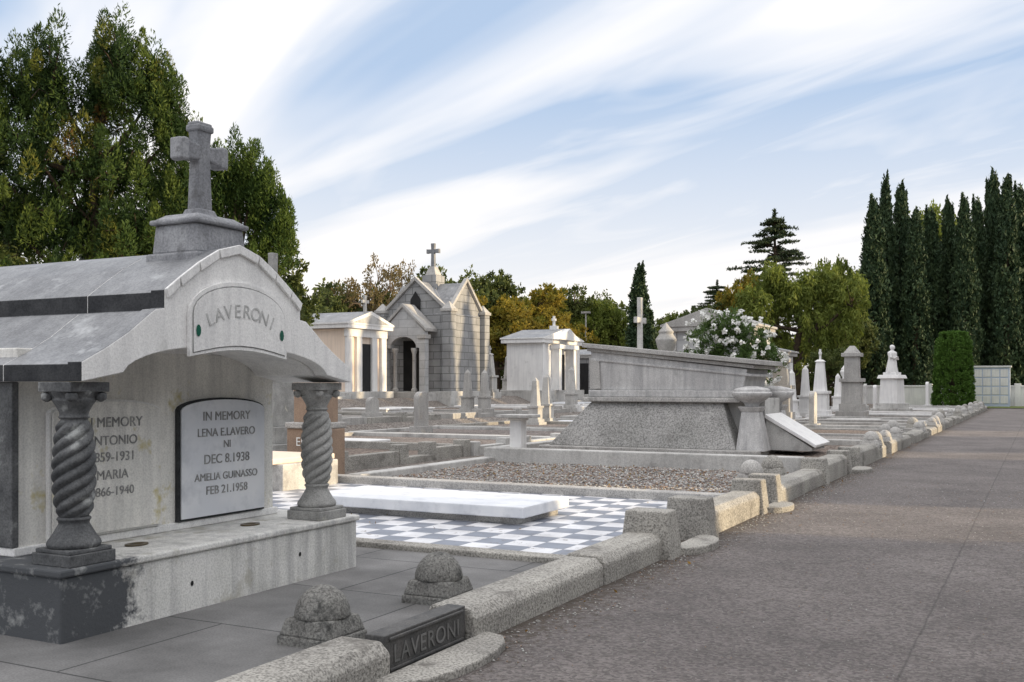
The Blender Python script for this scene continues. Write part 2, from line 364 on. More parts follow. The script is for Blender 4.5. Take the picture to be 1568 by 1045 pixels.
# ---------------------------------------------------------------- plots front row
b = MB()
b.add([(-13, -3, .125), (-3.44, -3, .125), (-3.44, 7.7, .125), (-13, 7.7, .125)], [(0, 1, 2, 3)], 'paving')
b.obj('paved_plot_floor')
b = MB(); b.box(-12, -3.47, 7.66, 7.86, 0, .175, 'granite'); b.box(-9.6, -3.47, 12.45, 12.7, 0, .24, 'granite_l'); b.box(-9.8, -9.55, 7.87, 12.44, 0, .2, 'granite_l')
b.obj('plot_kerb', bevel=.015)
b = MB(); b.add([(-9.6, 7.85, .135), (-3.44, 7.85, .135), (-3.44, 12.5, .135), (-9.6, 12.5, .135)], [(0, 1, 2, 3)], 'checker'); b.obj('checkered_tile_floor')
b = MB(); b.box(-7.5, -4.88, 9.6, 10.58, .13, .21, 'granite_l'); b.box(-7.62, -4.78, 9.5, 10.66, .21, .33, 'marble'); b.obj('ledger_slab', bevel=.012)
def sheet(name, x0, x1, y0, y1, z, mat, bumpy=.02, n=24):
    b = MB(); v = []
    for j in range(n+1):
        for i in range(n+1):
            v.append((x0+(x1-x0)*i/n, y0+(y1-y0)*j/n, z+random.uniform(-1, 1)*bumpy))
    b.add(v, [(j*(n+1)+i, j*(n+1)+i+1, (j+1)*(n+1)+i+1, (j+1)*(n+1)+i) for j in range(n) for i in range(n)], mat, True); return b.obj(name)
sheet('gravel', -9.2, -3.45, 12.65, 17.05, .15, 'gravel', .022, 40)
sheet('gravel', -9.2, -3.45, 17.2, 23.0, .30, 'gravel_b', .02)
b = MB(); b.box(-9.4, -3.47, 17.0, 17.26, 0, .42, 'conc'); b.box(-9.4, -9.15, 17.28, 23, 0, .42, 'conc'); b.box(-9.4, -9.15, 12.72, 16.98, 0, .25, 'conc'); b.box(-9.4, -3.47, 22.9, 23.1, 0, .42, 'conc')
b.obj('plot_kerb', bevel=.02)
# ---------------------------------------------------------------- near chapel tomb
ch = empty('chapel_tomb')
C = 5.38
b = MB(); b.box(-8.2, -4.95, 3.99, 6.82, .10, .50, 'base'); b.box(-8.22, -4.93, 3.97, 6.84, .50, .545, 'base'); b.obj('plinth', ch, .012)
b = MB(); b.box(-7.9, -5.6, 4.2, 6.56, .545, 1.83, 'plaster_lichen'); b.box(-7.9, -5.58, 4.16, 6.6, .546, .60, 'plaster'); b.box(-7.9, -5.585, 4.15, 4.2, .60, 1.62, 'darkst'); b.obj('walls', ch, .008)
arch = []
for k in range(21):
    t = math.pi*k/20; arch.append((C+1.0*math.cos(t), 1.62+.245*math.sin(t)**.8 if 0 < k < 20 else 1.62))
half = [(1.29, 1.62), (1.29, 1.735), (1.12, 1.82), (.95, 1.92), (.80, 2.03), (.735, 2.075), (.665, 2.085), (.665, 2.20), (.55, 2.285), (.38, 2.40), (.20, 2.50), (0, 2.555)]
right = [(C+a, z) for a, z in half]; left = [(C-a, z) for a, z in half][::-1][1:]
emap = ['fascia', 'roof', 'roof', 'roof', 'roof', 'roof', 'fascia', 'roof', 'roof', 'roof', 'roof']
edges = emap+emap[::-1]
outer = right+left
porch = outer+arch[::-1][1:-1]
b = MB(); b.prism(porch, 'X', -5.02, -4.9, 'plaster', edge=edges+[None]*(len(porch)-len(edges))); b.obj('gable_front', ch, .006)
inner = [(C+(p[0]-C)*.99, p[1]-.012 if p[1] > 1.7 else p[1]) for p in outer]
porch2 = inner+[(C+(p[0]-C)*.97, p[1]) for p in arch[::-1][1:-1]]
b = MB(); b.prism(porch2, 'X', -5.6, -5.023, 'plaster', edge=edges+[None]*(len(porch2)-len(edges)))
b.prism(inner, 'X', -8.1, -5.603, 'plaster', edge=edges+[None]); b.obj('roof', ch, .006)
b = MB()
for sgn in (-1, 1):
    for i in range(7, 11):
        p, q = half[i], half[i+1]
        pr = [(C+sgn*p[0], p[1]+.006), (C+sgn*q[0], q[1]+.006), (C+sgn*q[0], q[1]-.055), (C+sgn*p[0]-sgn*.02, p[1]-.05)]
        b.prism(pr, 'X', -4.9, -4.878, 'plaster')
b.obj('rake_moulding', ch, .004)
def lun(off, zb, zt):
    w = .475-off; top = []
    for k in range(17):
        t = math.pi*k/16; top.append((C+w*math.cos(t), 2.07-off*.2+(zt-off-2.07)*math.sin(t)))
    bot = [(C-w+2*w*k/8, zb+off+.055*math.sin(math.pi*k/8)) for k in range(9)]
    return top+bot
b = MB(); b.prism(lun(0, 1.785, 2.30), 'X', -4.898, -4.872, 'plaster'); b.prism(lun(.022, 1.785, 2.30), 'X', -4.871, -4.869, 'text'); b.prism(lun(.029, 1.785, 2.30), 'X', -4.870, -4.864, 'plaster'); b.obj('lunette_panel', ch)
word = 'LAVERONI'
for i, c in enumerate(word):
    a = (i-3.5)/3.5*.46
    text(c, .13, (-4.862, C+.66*math.sin(a)*.98, 1.44+.62*math.cos(a)), ch, 'faint', 'lunette_letter', roll=-a*.9)
b = MB()
for s in (-1, 1):
    v = [(-4.86, C+s*.41+.022*math.cos(k*math.pi/5), 1.955+.04*math.sin(k*math.pi/5)) for k in range(10)]
    b.add(v, [tuple(range(10))], 'green')
b.obj('glass_studs', ch)
def panel(y0, y1, lines, ch, m):
    cy = (y0+y1)/2; w = (y1-y0)/2
    def pr(o): return [(cy-w+o, .605+o), (cy+w-o, .605+o)]+[(cy+(w-o)*math.cos(math.pi*k/12), 1.42-o*.4+(.085-o*.5)*math.sin(math.pi*k/12)) for k in range(13)]
    b = MB(); b.prism(pr(0), 'X', -5.599, -5.565, 'fascia' if m == 'marble' else 'plaster'); b.prism(pr(.016), 'X', -5.56, -5.548, m); b.obj('inscription_panel', ch)
    for i, (t, s, z) in enumerate(lines): text(t, s, (-5.545, cy+.02, z), ch)
panel(5.49, 6.41, [('IN MEMORY', .095, 1.335), ('LENA E.LAVERO', .088, 1.215), ('NI', .08, 1.125), ('DEC 8.1938', .10, 1.01), ('AMELIA GUINASSO', .08, .885), ('FEB 21.1958', .09, .78)], ch, 'marble')
panel(4.40, 5.32, [('IN MEMORY', .095, 1.32), ('ANTONIO', .09, 1.20), ('1859-1931', .09, 1.09), ('MARIA', .09, .97), ('1866-1940', .085, .86)], ch, 'plaster_lichen')
b = MB()
for yy, xx in ((4.86, -5.3), (5.95, -5.3)):
    b.lathe(xx, yy, [(.085, .546), (.085, .556), (.055, .556), (.05, .549)], 'bronze', 20, sx=.7)
b.obj('vase_rings', ch)
b = MB()
for (yy, zz) in ((5.0, .30), (6.1, .33)):
    b.add([(-4.947, yy+.014*math.cos(k*.785), zz+.018*math.sin(k*.785)) for k in range(8)], [tuple(range(8))], 'black')
b.obj('drain_holes', ch)
def twist(name, cx, cy, z0, z1, mat, mat2, par):
    b = MB()
    b.cbox(cx, cy, .165, .165, z0, z0+.07, mat2); b.cbox(cx, cy, .15, .15, z0+.07, z0+.095, mat2)
    b.lathe(cx, cy, [(.145, z0+.095), (.155, z0+.115), (.148, z0+.135), (.125, z0+.165), (.105, z0+.20), (.085, z0+.235), (.09, z0+.25), (.10, z0+.262), (.088, z0+.275)], mat2, 28)
    b.obj(name+'_base', par, .006)
    b = MB(); n = 64; rows = 150; v = []; f = []; a0, a1 = z0+.27, z1-.2
    for i in range(rows+1):
        t = i/rows; z = a0+(a1-a0)*t
        env = .076+.040*math.sin(math.pi*min(1, t*1.02))**.55*(1-.16*t)
        amp = .014*min(1, min(t, 1-t)*12)
        for k in range(n):
            th = 2*math.pi*k/n
            r = env-amp+2*amp*abs(math.cos(2.5*(th-t*2*math.pi*1.55)))**.7
            v.append((cx+r*math.cos(th), cy+r*math.sin(th), z))
    for i in range(rows):
        for k in range(n): f.append((i*n+k, i*n+(k+1) % n, (i+1)*n+(k+1) % n, (i+1)*n+k))
    b.add(v, f, mat, True); b.obj(name+'_shaft', par)
    b = MB(); zc = z1-.2; n = 32; v = []; f = []
    prof = [(.08, 0), (.09, .01), (.08, .02), (.082, .04), (.10, .08), (.118, .11), (.112, .125), (.13, .15), (.135, .165)]
    for i, (r, dz) in enumerate(prof):
        for k in range(n):
            th = 2*math.pi*k/n; rr = r*(1+.14*(dz/.165)*(abs(math.cos(4*th))-.3))
            v.append((cx+rr*math.cos(th), cy+rr*math.sin(th), zc+dz))
    for i in range(len(prof)-1):
        for k in range(n): f.append((i*n+k, i*n+(k+1) % n, (i+1)*n+(k+1) % n, (i+1)*n+k))
    b.add(v, f, mat2, True); b.cbox(cx, cy, .14, .14, z1-.04, z1+.018, mat2)
    for sx in (-1, 1):
        for sy in (-1, 1): b.lathe(cx+sx*.105, cy+sy*.105, [(.008, z1-.10), (.032, z1-.085), (.036, z1-.06), (.03, z1-.045), (.008, z1-.04)], mat2, 8)
    b.obj(name+'_capital', par, .004)
twist('left_column', -5.12, 4.22, .545, 1.60, 'darkst', 'darkst', ch)
twist('right_column', -5.12, 6.52, .545, 1.60, 'colst', 'colst', ch)
b = MB()
b.cbox(-5.25, C, .24, .27, 2.42, 2.50, 'crossst'); b.cbox(-5.25, C, .21, .24, 2.50, 2.70, 'crossst', .93); b.cbox(-5.25, C, .225, .255, 2.70, 2.735, 'crossst'); b.cbox(-5.25, C, .21, .235, 2.735, 2.775, 'crossst', .75)
b.cbox(-5.25, C, .085, .10, 2.77, 2.83, 'crossst', .8)
b.cross(-5.25, C, 2.80, .64, .47, .11, 'crossst', 'Y', .66, 1.38)
for s in (-1, 1): b.cbox(-5.25, C+s*.185, .062, .028, 3.145, 3.30, 'crossst')
b.cbox(-5.25, C, .062, .078, 3.37, 3.42, 'crossst')
b.obj('roof_cross', ch, .014)
# ---------------------------------------------------------------- large sarcophagus monument
sm = empty('sarcophagus_monument')
b = MB(); b.box(-8.95, -4.55, 18.45, 21.3, .28, .40, 'granite_l')
b.fru((-8.8, -5.0, 18.6, 21.15, .40), (-8.05, -5.35, 19.05, 20.75, 1.27), 'rough')
b.box(-8.2, -5.0, 18.93, 20.87, 1.27, 1.36, 'granite_l'); b.box(-8.1, -5.1, 19.0, 20.8, 1.36, 1.50, 'sarc'); b.obj('pedestal', sm, .02)
b = MB()
b.prism([(-8.0, 1.50), (-5.0, 1.50), (-4.9, 1.90), (-8.08, 2.28)], 'Y', 19.08, 20.72, 'sarc')
for (a, c, t, o) in ((2.10, 1.76, .05, .03), (2.285, 1.905, .07, .06), (2.36, 1.975, .09, .14)):
    b.prism([(-8.08-o, a), (-4.85+o*1.5, c), (-4.85+o*1.5, c+t), (-8.08-o, a+t)], 'Y', 19.08-o, 20.72+o, 'granite_l' if t > .06 else 'sarc')
b.prism([(-8.08, 1.52), (-7.85, 1.52), (-7.88, 2.08), (-8.1, 2.12)], 'Y', 19.03, 19.07, 'granite_l')
b.obj('sarcophagus', sm, .012)
b = MB()
for yy in (18.95, 20.85):
    b.fru((-5.02, -4.48, yy-.27, yy+.27, .38), (-4.94, -4.62, yy-.16, yy+.16, 1.1), 'sarc')
    b.fru((-4.94, -4.62, yy-.16, yy+.16, 1.1), (-5.0, -4.56, yy-.22, yy+.22, 1.2), 'sarc')
    b.lathe(-4.78, yy, [(.12, 1.2), (.14, 1.26), (.26, 1.33), (.35, 1.40), (.37, 1.46), (.33, 1.47), (.33, 1.52), (.28, 1.54), (.1, 1.58)], 'sarc', 24)
b.box(-5.35, -4.62, 19.3, 20.5, .4, 1.35, 'conc'); b.obj('front_piers', sm, .012)
b = MB(); b.prism([(-4.6, .38), (-3.75, .38), (-3.75, .44), (-4.6, .98)], 'Y', 19.25, 20.5, 'conc'); b.prism([(-4.62, .99), (-3.68, .445), (-3.66, .50), (-4.6, 1.06)], 'Y', 19.2, 20.55, 'white'); b.obj('inscribed_marble_slab', sm, .01)
b = MB(); x, y = pos(.006, 19.5); b.cbox(x, y, .17, .17, .0, .28, 'white', .85); b.cbox(x, y, .125, .125, .28, .93, 'white', .96); b.cbox(x, y, .15, .15, .93, .98, 'white'); b.cbox(x, y, .33, .30, .98, 1.04, 'conc')
b.obj('capped_gate_pillar', bevel=.012)
tb = MB(); tb.box(-11.3, -9.3, 11.1, 12.35, .1, .5, 'conc'); tb.box(-11.2, -9.4, 11.0, 12.4, .5, .58, 'cream')
tb.obj('box_tomb', bevel=.015)
e = empty('brown_headstone'); tb = MB(); tb.box(-10.9, -10.1, 13.1, 13.6, .1, .9, 'brown'); tb.box(-10.8, -10.2, 13.15, 13.55, .9, 1.6, 'brown'); tb.box(-10.9, -10.1, 13.05, 13.65, .9, 1.0, 'granite_l'); tb.obj('stone', e, .02)
text('EIRIS', .2, (-10.5, 13.09, .62), e, 'flower', rotz=0)
# ---------------------------------------------------------------- second/third row plots
def plot(x0, x1, y0, y1, rnd):
    xc = (x0+x1)/2; z = hgt(xc)+.03; b = MB(); t = .2; kh = rnd.uniform(.08, .2); km = rnd.choice(['conc', 'conc', 'granite_l', 'white', 'granite_l', 'granite'])
    zl = z-.5
    b.box(x0, x1, y0, y0+t, zl, z+kh, km); b.box(x0, x1, y1-t, y1, zl, z+kh, km)
    b.box(x0, x0+t, y0+t+.003, y1-t-.003, zl, z+kh, km)
    g = rnd.uniform(.3, .7)*(y1-y0)+y0
    b.box(x1-t, x1, y0+t+.003, g-.5, zl, z+kh, km); b.box(x1-t, x1, g+.5, y1-t-.003, zl, z+kh, km); b.box(x1-t+.01, x1+.05, g-.49, g+.49, zl, z+.07, km)
    for yy in (g-.5, g+.5): b.cbox(x1-t/2, yy, .15, .15, zl, z+kh+.12, km, .9)
    if rnd.random() < .6:
        for yy in (y0+.1, y1-.1): b.cbox(x1-.1, yy, .15, .15, zl, z+kh+.1, km, .9)
    b.add([(x0+.05, y0+.05, z+.04), (x1-.05, y0+.05, z+.04), (x1-.05, y1-.05, z+.04), (x0+.05, y1-.05, z+.04)], [(0, 1, 2, 3)], rnd.choice(['gravel_b', 'gravel', 'gravel_p', 'gravel_b', 'gravel']))
    r = rnd.random()
    if r < .45:
        for k in range(rnd.choice((1, 1, 2))):
            yy = y0+(k+.5)*(y1-y0)/2; xl = x0+rnd.uniform(.8, 1.6); hh = rnd.uniform(.12, .24); mm = rnd.choice(['conc', 'granite_l', 'marble', 'white'])
            b.box(xl+.06, xl+2.04, yy-.44, yy+.44, z, z+hh-.06, mm); b.box(xl, xl+2.1, yy-.5, yy+.5, z+hh-.06, z+hh, mm)
    b.obj('grave_plot', bevel=.015)
rnd = random.Random(5)
for (x0, x1, ya, yb) in ((-17.3, -10.6, 14.2, 62), (-25.0, -18.3, 15, 60), (-9.2, -3.6, 23.3, 74), (-34, -27, 20, 35)):
    y = ya
    while y < yb:
        L = rnd.uniform(3.2, 5.2); plot(x0+rnd.uniform(0, .3), x1-rnd.uniform(0, .1), y, y+L, rnd); y += L+rnd.choice((.12, .12, .8))
# ---------------------------------------------------------------- monuments
def obelisk(b, H, m, cr=False):
    w = H*.14
    b.cbox(0, 0, w*1.25, w*1.25, -.3, H*.06, m); b.cbox(0, 0, w, w, H*.06, H*.12, m); b.cbox(0, 0, w*.78, w*.78, H*.12, H*.36, m)
    b.cbox(0, 0, w*.95, w*.95, H*.36, H*.40, m); b.cbox(0, 0, w*.6, w*.6, H*.40, H*(.92 if not cr else .82), m, .62)
    if cr: b.cbox(0, 0, w*.5, w*.5, H*.82, H*.85, m, .5); b.cross(0, 0, H*.84, H*.16, H*.11, H*.03, m, 'Y')
    else: b.cbox(0, 0, w*.375, w*.375, H*.92, H, m, .05)
def crossm(b, H, m, q=1):
    w = H*.17*q
    b.cbox(0, 0, w*1.3, w*1.3, -.3, H*.09, m); b.cbox(0, 0, w, w, H*.09, H*.17, m); b.cbox(0, 0, w*.72, w*.72, H*.17, H*.5, m, .9)
    b.cbox(0, 0, w*.85, w*.85, H*.5, H*.54, m); b.cbox(0, 0, w*.6, w*.6, H*.54, H*.6, m, .5); b.cross(0, 0, H*.59, H*.41, H*.27*q, H*.055*q, m, 'Y', .62)
def headst(b, H, m):
    w = .27; b.cbox(0, 0, .2, w*1.25, -.3, .2, m)
    pr = [(-w, .2), (w, .2)]+[(w*math.cos(math.pi*k/10), H-w*.7+w*.7*math.sin(math.pi*k/10)) for k in range(11)]
    b.prism(pr, 'X', -.09, .09, m)
def urnp(b, H, m):
    w = H*.15
    b.cbox(0, 0, w*1.4, w*1.4, -.3, H*.08, m); b.cbox(0, 0, w*1.1, w*1.1, H*.08, H*.15, m); b.cbox(0, 0, w*.8, w*.8, H*.15, H*.6, m, .92)
    b.cbox(0, 0, w*1.1, w*1.1, H*.6, H*.66, m, .9); b.lathe(0, 0, [(w*.3, H*.66), (w*.2, H*.70), (w*.5, H*.78), (w*.62, H*.85), (w*.4, H*.9), (w*.45, H*.92), (w*.2, H*.96), (.01, H)], m, 14)
def columnm(b, H, m):
    w = H*.13
    b.cbox(0, 0, w*1.5, w*1.5, -.3, H*.1, m); b.cbox(0, 0, w*1.2, w*1.2, H*.1, H*.2, m); b.cbox(0, 0, w, w, H*.2, H*.5, m, .95)
    b.cbox(0, 0, w*1.2, w*1.2, H*.5, H*.55, m); b.cbox(0, 0, w*.75, w*.75, H*.55, H*.85, m, .95); b.cbox(0, 0, w, w, H*.85, H*.9, m); b.cbox(0, 0, w*.8, w*.8, H*.9, H, m, .3)
KN = {'obelisk': (obelisk, 'obelisk_monument'), 'cross': (crossm, 'cross_monument'), 'slim': (lambda b, H, m: crossm(b, H, m, .6), 'cross_monument'), 'head': (headst, 'headstone'), 'urn': (urnp, 'urn_monument'), 'col': (columnm, 'pillar_monument'), 'obx': (lambda b, H, m: obelisk(b, H, m, True), 'obelisk_monument')}
def mon(px, d, py, kind, m):
    u = (px-784)/1568; x, y = pos(u, d); z = hgt(x); zt = 1.6+(590-py)/1568*d; b = MB(); f, nm = KN[kind]; f(b, zt-z-.05, m)
    b.obj(nm, bevel=.012, loc=(x, y, z+.05), rot=random.uniform(-.04, .04))
for a in [(418, 19, 388, 'slim', 'colst'), (716, 40, 566, 'obelisk', 'granite_l'), (742, 40, 566, 'obelisk', 'granite_l'), (750, 56, 530, 'obx', 'conc'), (733, 60, 545, 'obelisk', 'conc'),
          (778, 60, 543, 'obelisk', 'conc'), (820, 36, 578, 'obelisk', 'conc'), (837, 37, 572, 'obelisk', 'conc'), (875, 46, 562, 'obelisk', 'conc'), (645, 30, 600, 'head', 'granite_l'),
          (570, 34, 608, 'head', 'granite_l'), (980, 27, 456, 'slim', 'conc'), (1020, 30, 494, 'urn', 'granite_l'), (1176, 42, 504, 'slim', 'white'), (1212, 46, 566, 'obelisk', 'white'),
          (1233, 50, 560, 'obelisk', 'white'), (1256, 47, 535, 'obx', 'white'), (1305, 48, 530, 'col', 'granite_l'), (1196, 38, 538, 'col', 'granite_l'), (1283, 58, 572, 'obelisk', 'white'),
          (1325, 66, 588, 'head', 'conc'), (1340, 60, 590, 'head', 'white'), (1420, 70, 585, 'head', 'white'), (690, 50, 578, 'head', 'conc'),
          (805, 62, 560, 'slim', 'white'), (925, 44, 566, 'obelisk', 'granite_l'), (1292, 70, 560, 'urn', 'white'), (1245, 36, 600, 'head', 'conc')]:
    mon(*a)
u = (1366-784)/1568; x, y = pos(u, 58); e = empty('robed_figure_statue'); e.location = (x, y, .02); e.rotation_euler[2] = -.3
b = MB(); w = .62
b.cbox(0, 0, w*1.35, w*1.35, -.2, .28, 'conc'); b.cbox(0, 0, w*1.1, w*1.1, .28, .55, 'conc'); b.cbox(0, 0, w*.85, w*.85, .55, 1.95, 'white', .9); b.cbox(0, 0, w, w, 1.95, 2.15, 'white', .9); b.cbox(0, 0, w*.6, w*.6, 2.15, 2.3, 'white'); b.obj('pedestal', e, .02)
b = MB(); n = 24; v = []; f = []
pf = [(.40, 0, 0), (.42, .08, 0), (.36, .4, 0), (.31, .75, .01), (.27, 1.0, .02), (.29, 1.2, .02), (.33, 1.38, .01), (.30, 1.5, 0), (.16, 1.58, 0), (.085, 1.63, 0), (.085, 1.68, .01), (.13, 1.74, .02), (.15, 1.84, .02), (.13, 1.95, .01), (.06, 2.02, 0)]
for i, (r, z, o) in enumerate(pf):
    for k in range(n):
        th = 2*math.pi*k/n; fold = 1+(.09*math.sin(7*th+z*2) if z < 1.1 else 0); fl = .72 if z < 1.6 else .95
        v.append((o+r*fold*fl*math.cos(th), r*fold*math.sin(th), 2.28+z*.78))
for i in range(len(pf)-1):
    for k in range(n): f.append((i*n+k, i*n+(k+1) % n, (i+1)*n+(k+1) % n, (i+1)*n+k))
f.append(tuple((len(pf)-1)*n+k for k in range(n))); b.add(v, f, 'white', True)
for s in (-1, 1): b.tube([(0, s*.27, 3.38), (.06, s*.33, 3.15), (.24, s*.22, 3.05), (.3, s*.04, 3.2)], [.09, .085, .065, .04], 'white', 8)
b.obj('figure', e)
# ---------------------------------------------------------------- mausoleums
def mausA():
    e = empty('white_mausoleum'); x1, y0 = -27.8, 37.4; x0 = x1-3.0; y1 = y0+3.1; z = hgt(-27)-.2
    b = MB(); b.box(x0-.3, x1+.35, y0-.3, y1+.3, z, z+.5, 'conc'); b.box(x0, x1, y0, y1, z+.5, z+3.35, 'cream'); b.obj('walls', e, .02)
    b = MB()
    for yy in (y0, y0+.75, y1-.75-.4, y1-.4): b.box(x1+.003, x1+.14, yy, yy+.4, z+.5, z+3.0, 'white')
    b.box(x1+.003, x1+.16, y0-.05, y1+.05, z+3.0, z+3.36, 'white'); b.obj('pilasters', e, .01)
    b = MB(); b.box(x0-.25, x1+.35, y0-.25, y1+.25, z+3.37, z+3.55, 'white')
    c = (y0+y1)/2
    b.prism([(y0-.3, z+3.55), (y1+.3, z+3.55), (y1+.3, z+3.63), (c, z+4.2), (y0-.3, z+3.63)], 'X', x0-.3, x1+.38, 'white', edge=['white', 'white', 'roof', 'roof', 'white']); b.prism([(y0+.1, z+3.62), (y1-.1, z+3.62), (c, z+4.03)], 'X', x1+.383, x1+.39, 'conc'); b.obj('roof', e, .02)
    b = MB(); b.box(x1+.004, x1+.03, c-.45, c+.45, z+.5, z+2.7, 'black'); b.obj('door', e)
    b = MB(); b.cross(x1, c, z+4.15, .8, .5, .12, 'conc'); b.obj('cross', e)
mausA()
def mausD():
    e = empty('gothic_stone_mausoleum'); x1, y0 = -25.7, 43.0; x0 = x1-3.9; y1 = y0+3.4; z = hgt(-27)-.1; W = 'ashlar'; E = z+4.2; R = z+5.9
    b = MB(); b.box(x0-.3, x1+.3, y0-.35, y1+.3, z-.6, z+.4, 'conc'); b.box(x0, x1, y0, y1, z+.4, E, W); b.obj('walls', e, .02)
    b = MB(); xc = (x0+x1)/2; yc = (y0+y1)/2
    b.prism([(x0+.02, E), (x1-.02, E), (xc, R)], 'Y', y0+.06, y1-.06, 'ashlar', edge=[None, 'roof', 'roof'])
    b.prism([(y0+.03, E), (y1-.03, E), (yc, R-.05)], 'X', x0+.06, x1-.06, 'ashlar', edge=[None, 'roof', 'roof']); b.obj('roof', e)
    b = MB()
    def cop(p, q, ax, a0, a1): b.prism([p, q, (q[0], q[1]+.2), (p[0], p[1]+.2)], ax, a0, a1, 'granite_l')
    cop((x0-.1, E-.05), (xc, R), 'Y', y0-.08, y0+.14); cop((xc, R), (x1+.1, E-.05), 'Y', y0-.08, y0+.14)
    cop((y0-.1, E-.05), (yc, R), 'X', x1-.14, x1+.08); cop((yc, R), (y1+.1, E-.05), 'X', x1-.14, x1+.08)
    for xx in (x0, x1):
        for yy in (y0, y1): b.cbox(xx, yy, .26, .26, z+.4, E+.1, W); b.cbox(xx, yy, .32, .32, E+.1, E+.25, 'granite_l'); b.cbox(xx, yy, .28, .28, E+.25, E+.6, 'granite_l', .1)
    b.cbox(xc, yc, .42, .42, R-.4, R+.4, 'ashlar'); b.cbox(xc, yc, .32, .32, R+.4, R+.85, 'granite_l', .5); b.cross(xc, yc, R+.8, 1.25, .75, .18, 'roof', 'X', .68); b.obj('gable_copings', e, .015)
    px0, px1, py = xc-1.25, xc+1.25, y0-1.15
    b = MB(); b.box(px0-.2, px1+.2, py-.2, y0-.36, z-.6, z+.35, 'conc')
    for xx in (px0+.15, px1-.15): b.cbox(xx, py+.2, .17, .17, z+.35, z+2.95, 'ashlar_l'); b.cbox(xx, py+.2, .24, .24, z+2.95, z+3.15, 'granite_l')
    for xx in (xc-.55, xc+.55): b.lathe(xx, py+.2, [(.15, z+.35), (.15, z+.5), (.1, z+.55), (.095, z+2.2), (.16, z+2.4), (.16, z+2.5)], 'granite_l', 14)
    arc = [(xc+.75*math.cos(math.pi*k/12), z+2.5+.55*math.sin(math.pi*k/12)) for k in range(13)]
    b.prism([(px0, z+2.5)]+[(px0, z+3.3), (xc, z+4.5), (px1, z+3.3), (px1, z+2.5)]+arc, 'Y', py+.05, py+.35, 'ashlar_l')
    b.prism([(px0-.1, z+3.3), (xc, z+4.5), (px1+.1, z+3.3), (px1+.1, z+3.45), (xc, z+4.68), (px0-.1, z+3.45)], 'Y', py-.05, y0-.1, 'granite_l')
    b.obj('porch', e, .015)
    b = MB(); b.box(xc-.7, xc+.7, y0-.02, y0-.01, z+.4, z+2.9, 'black')
    b.prism([(xc-.28, E+.25), (xc+.28, E+.25), (xc+.28, E+.75), (xc, E+1.15), (xc-.28, E+.75)], 'Y', y0-.02, y0+.03, 'black'); b.obj('openings', e)
mausD()
def mausB():
    e = empty('small_white_mausoleum'); x1, y0 = -25.2, 52.3; x0 = x1-2.2; y1 = y0+5.2; z = hgt(-27)-.2; c = (y0+y1)/2
    b = MB(); b.box(x0-.3, x1+.3, y0-.3, y1+.3, z-.5, z+.5, 'conc'); b.box(x0, x1, y0, y1, z+.5, z+3.2, 'white'); b.obj('walls', e, .02)
    b = MB(); b.box(x0-.25, x1+.25, y0-.25, y1+.25, z+3.2, z+3.42, 'white'); b.prism([(y0-.3, z+3.42), (y1+.3, z+3.42), (y1+.3, z+3.5), (c, z+4.1), (y0-.3, z+3.5)], 'X', x0-.3, x1+.3, 'white', edge=[None, None, 'roof', 'roof', None]); b.obj('roof', e, .02)
    b = MB()
    for yy in (c-1.2, c+.85): b.box(x1+.003, x1+.5, yy, yy+.35, z+.5, z+2.9, 'white')
    b.box(x1+.003, x1+.6, c-1.35, c+1.35, z+2.9, z+3.15, 'white'); b.prism([(c-1.5, z+3.43), (c+1.5, z+3.43), (c, z+4.1)], 'X', x1+.303, x1+.65, 'white'); b.box(x1+.01, x1+.02, c-.6, c+.6, z+.5, z+2.6, 'black')
    for yy in (y0, y1-.35): b.box(x1+.003, x1+.12, yy, yy+.35, z+.5, z+3.19, 'white')
    b.obj('portal', e, .01)
    b = MB(); b.cbox(x1-.4, c, .2, .2, z+4.0, z+4.3, 'white'); b.cross(x1-.4, c, z+4.28, .6, .45, .12, 'white'); b.obj('cross', e)
mausB()
def maus_simple(name, cx, cy, w, dpt, z, E, R, wall, roofm, faceY=True):
    e = empty(name); b = MB(); b.box(cx-w/2-.2, cx+w/2+.2, cy-dpt/2-.2, cy+dpt/2+.2, z-.5, z+.35, 'conc'); b.box(cx-w/2, cx+w/2, cy-dpt/2, cy+dpt/2, z+.35, E, wall)
    b.obj('walls', e, .02); b = MB()
    b.box(cx-w/2-.18, cx+w/2+.18, cy-dpt/2-.18, cy+dpt/2+.18, E, E+.16, 'granite_l')
    if faceY: b.prism([(cx-w/2-.25, E+.16), (cx+w/2+.25, E+.16), (cx+w/2+.25, E+.24), (cx, R), (cx-w/2-.25, E+.24)], 'Y', cy-dpt/2-.22, cy+dpt/2+.22, 'granite_l', edge=[None, None, roofm, roofm, None])
    else: b.prism([(cy-dpt/2-.25, E+.16), (cy+dpt/2+.25, E+.16), (cy+dpt/2+.25, E+.24), (cy, R), (cy-dpt/2-.25, E+.24)], 'X', cx-w/2-.22, cx+w/2+.22, 'granite_l', edge=[None, None, roofm, roofm, None])
    b.obj('roof', e, .015); b = MB()
    b.box(cx+w/2+.003, cx+w/2+.02, cy-.4, cy+.4, z+.35, z+2.3, 'black'); b.box(cx-.4, cx+.4, cy-dpt/2-.02, cy-dpt/2-.003, z+.35, z+2.3, 'black')
    for s in (-1, 1): b.box(cx+s*(w/2-.15)-.15, cx+s*(w/2-.15)+.15, cy-dpt/2-.08, cy-dpt/2-.003, z+.35, E-.003, 'granite_l')
    b.obj('door_and_pilasters', e)
maus_simple('grey_mausoleum', -10.4, 36.6, 2.9, 3.0, .0, 3.5, 4.3, 'ashlar_l', 'roof')
x, y = pos(.078, 66); maus_simple('grey_mausoleum', x, y, 2.6, 3.0, hgt(x), 3.3, 3.9, 'ashlar', 'roof', False)
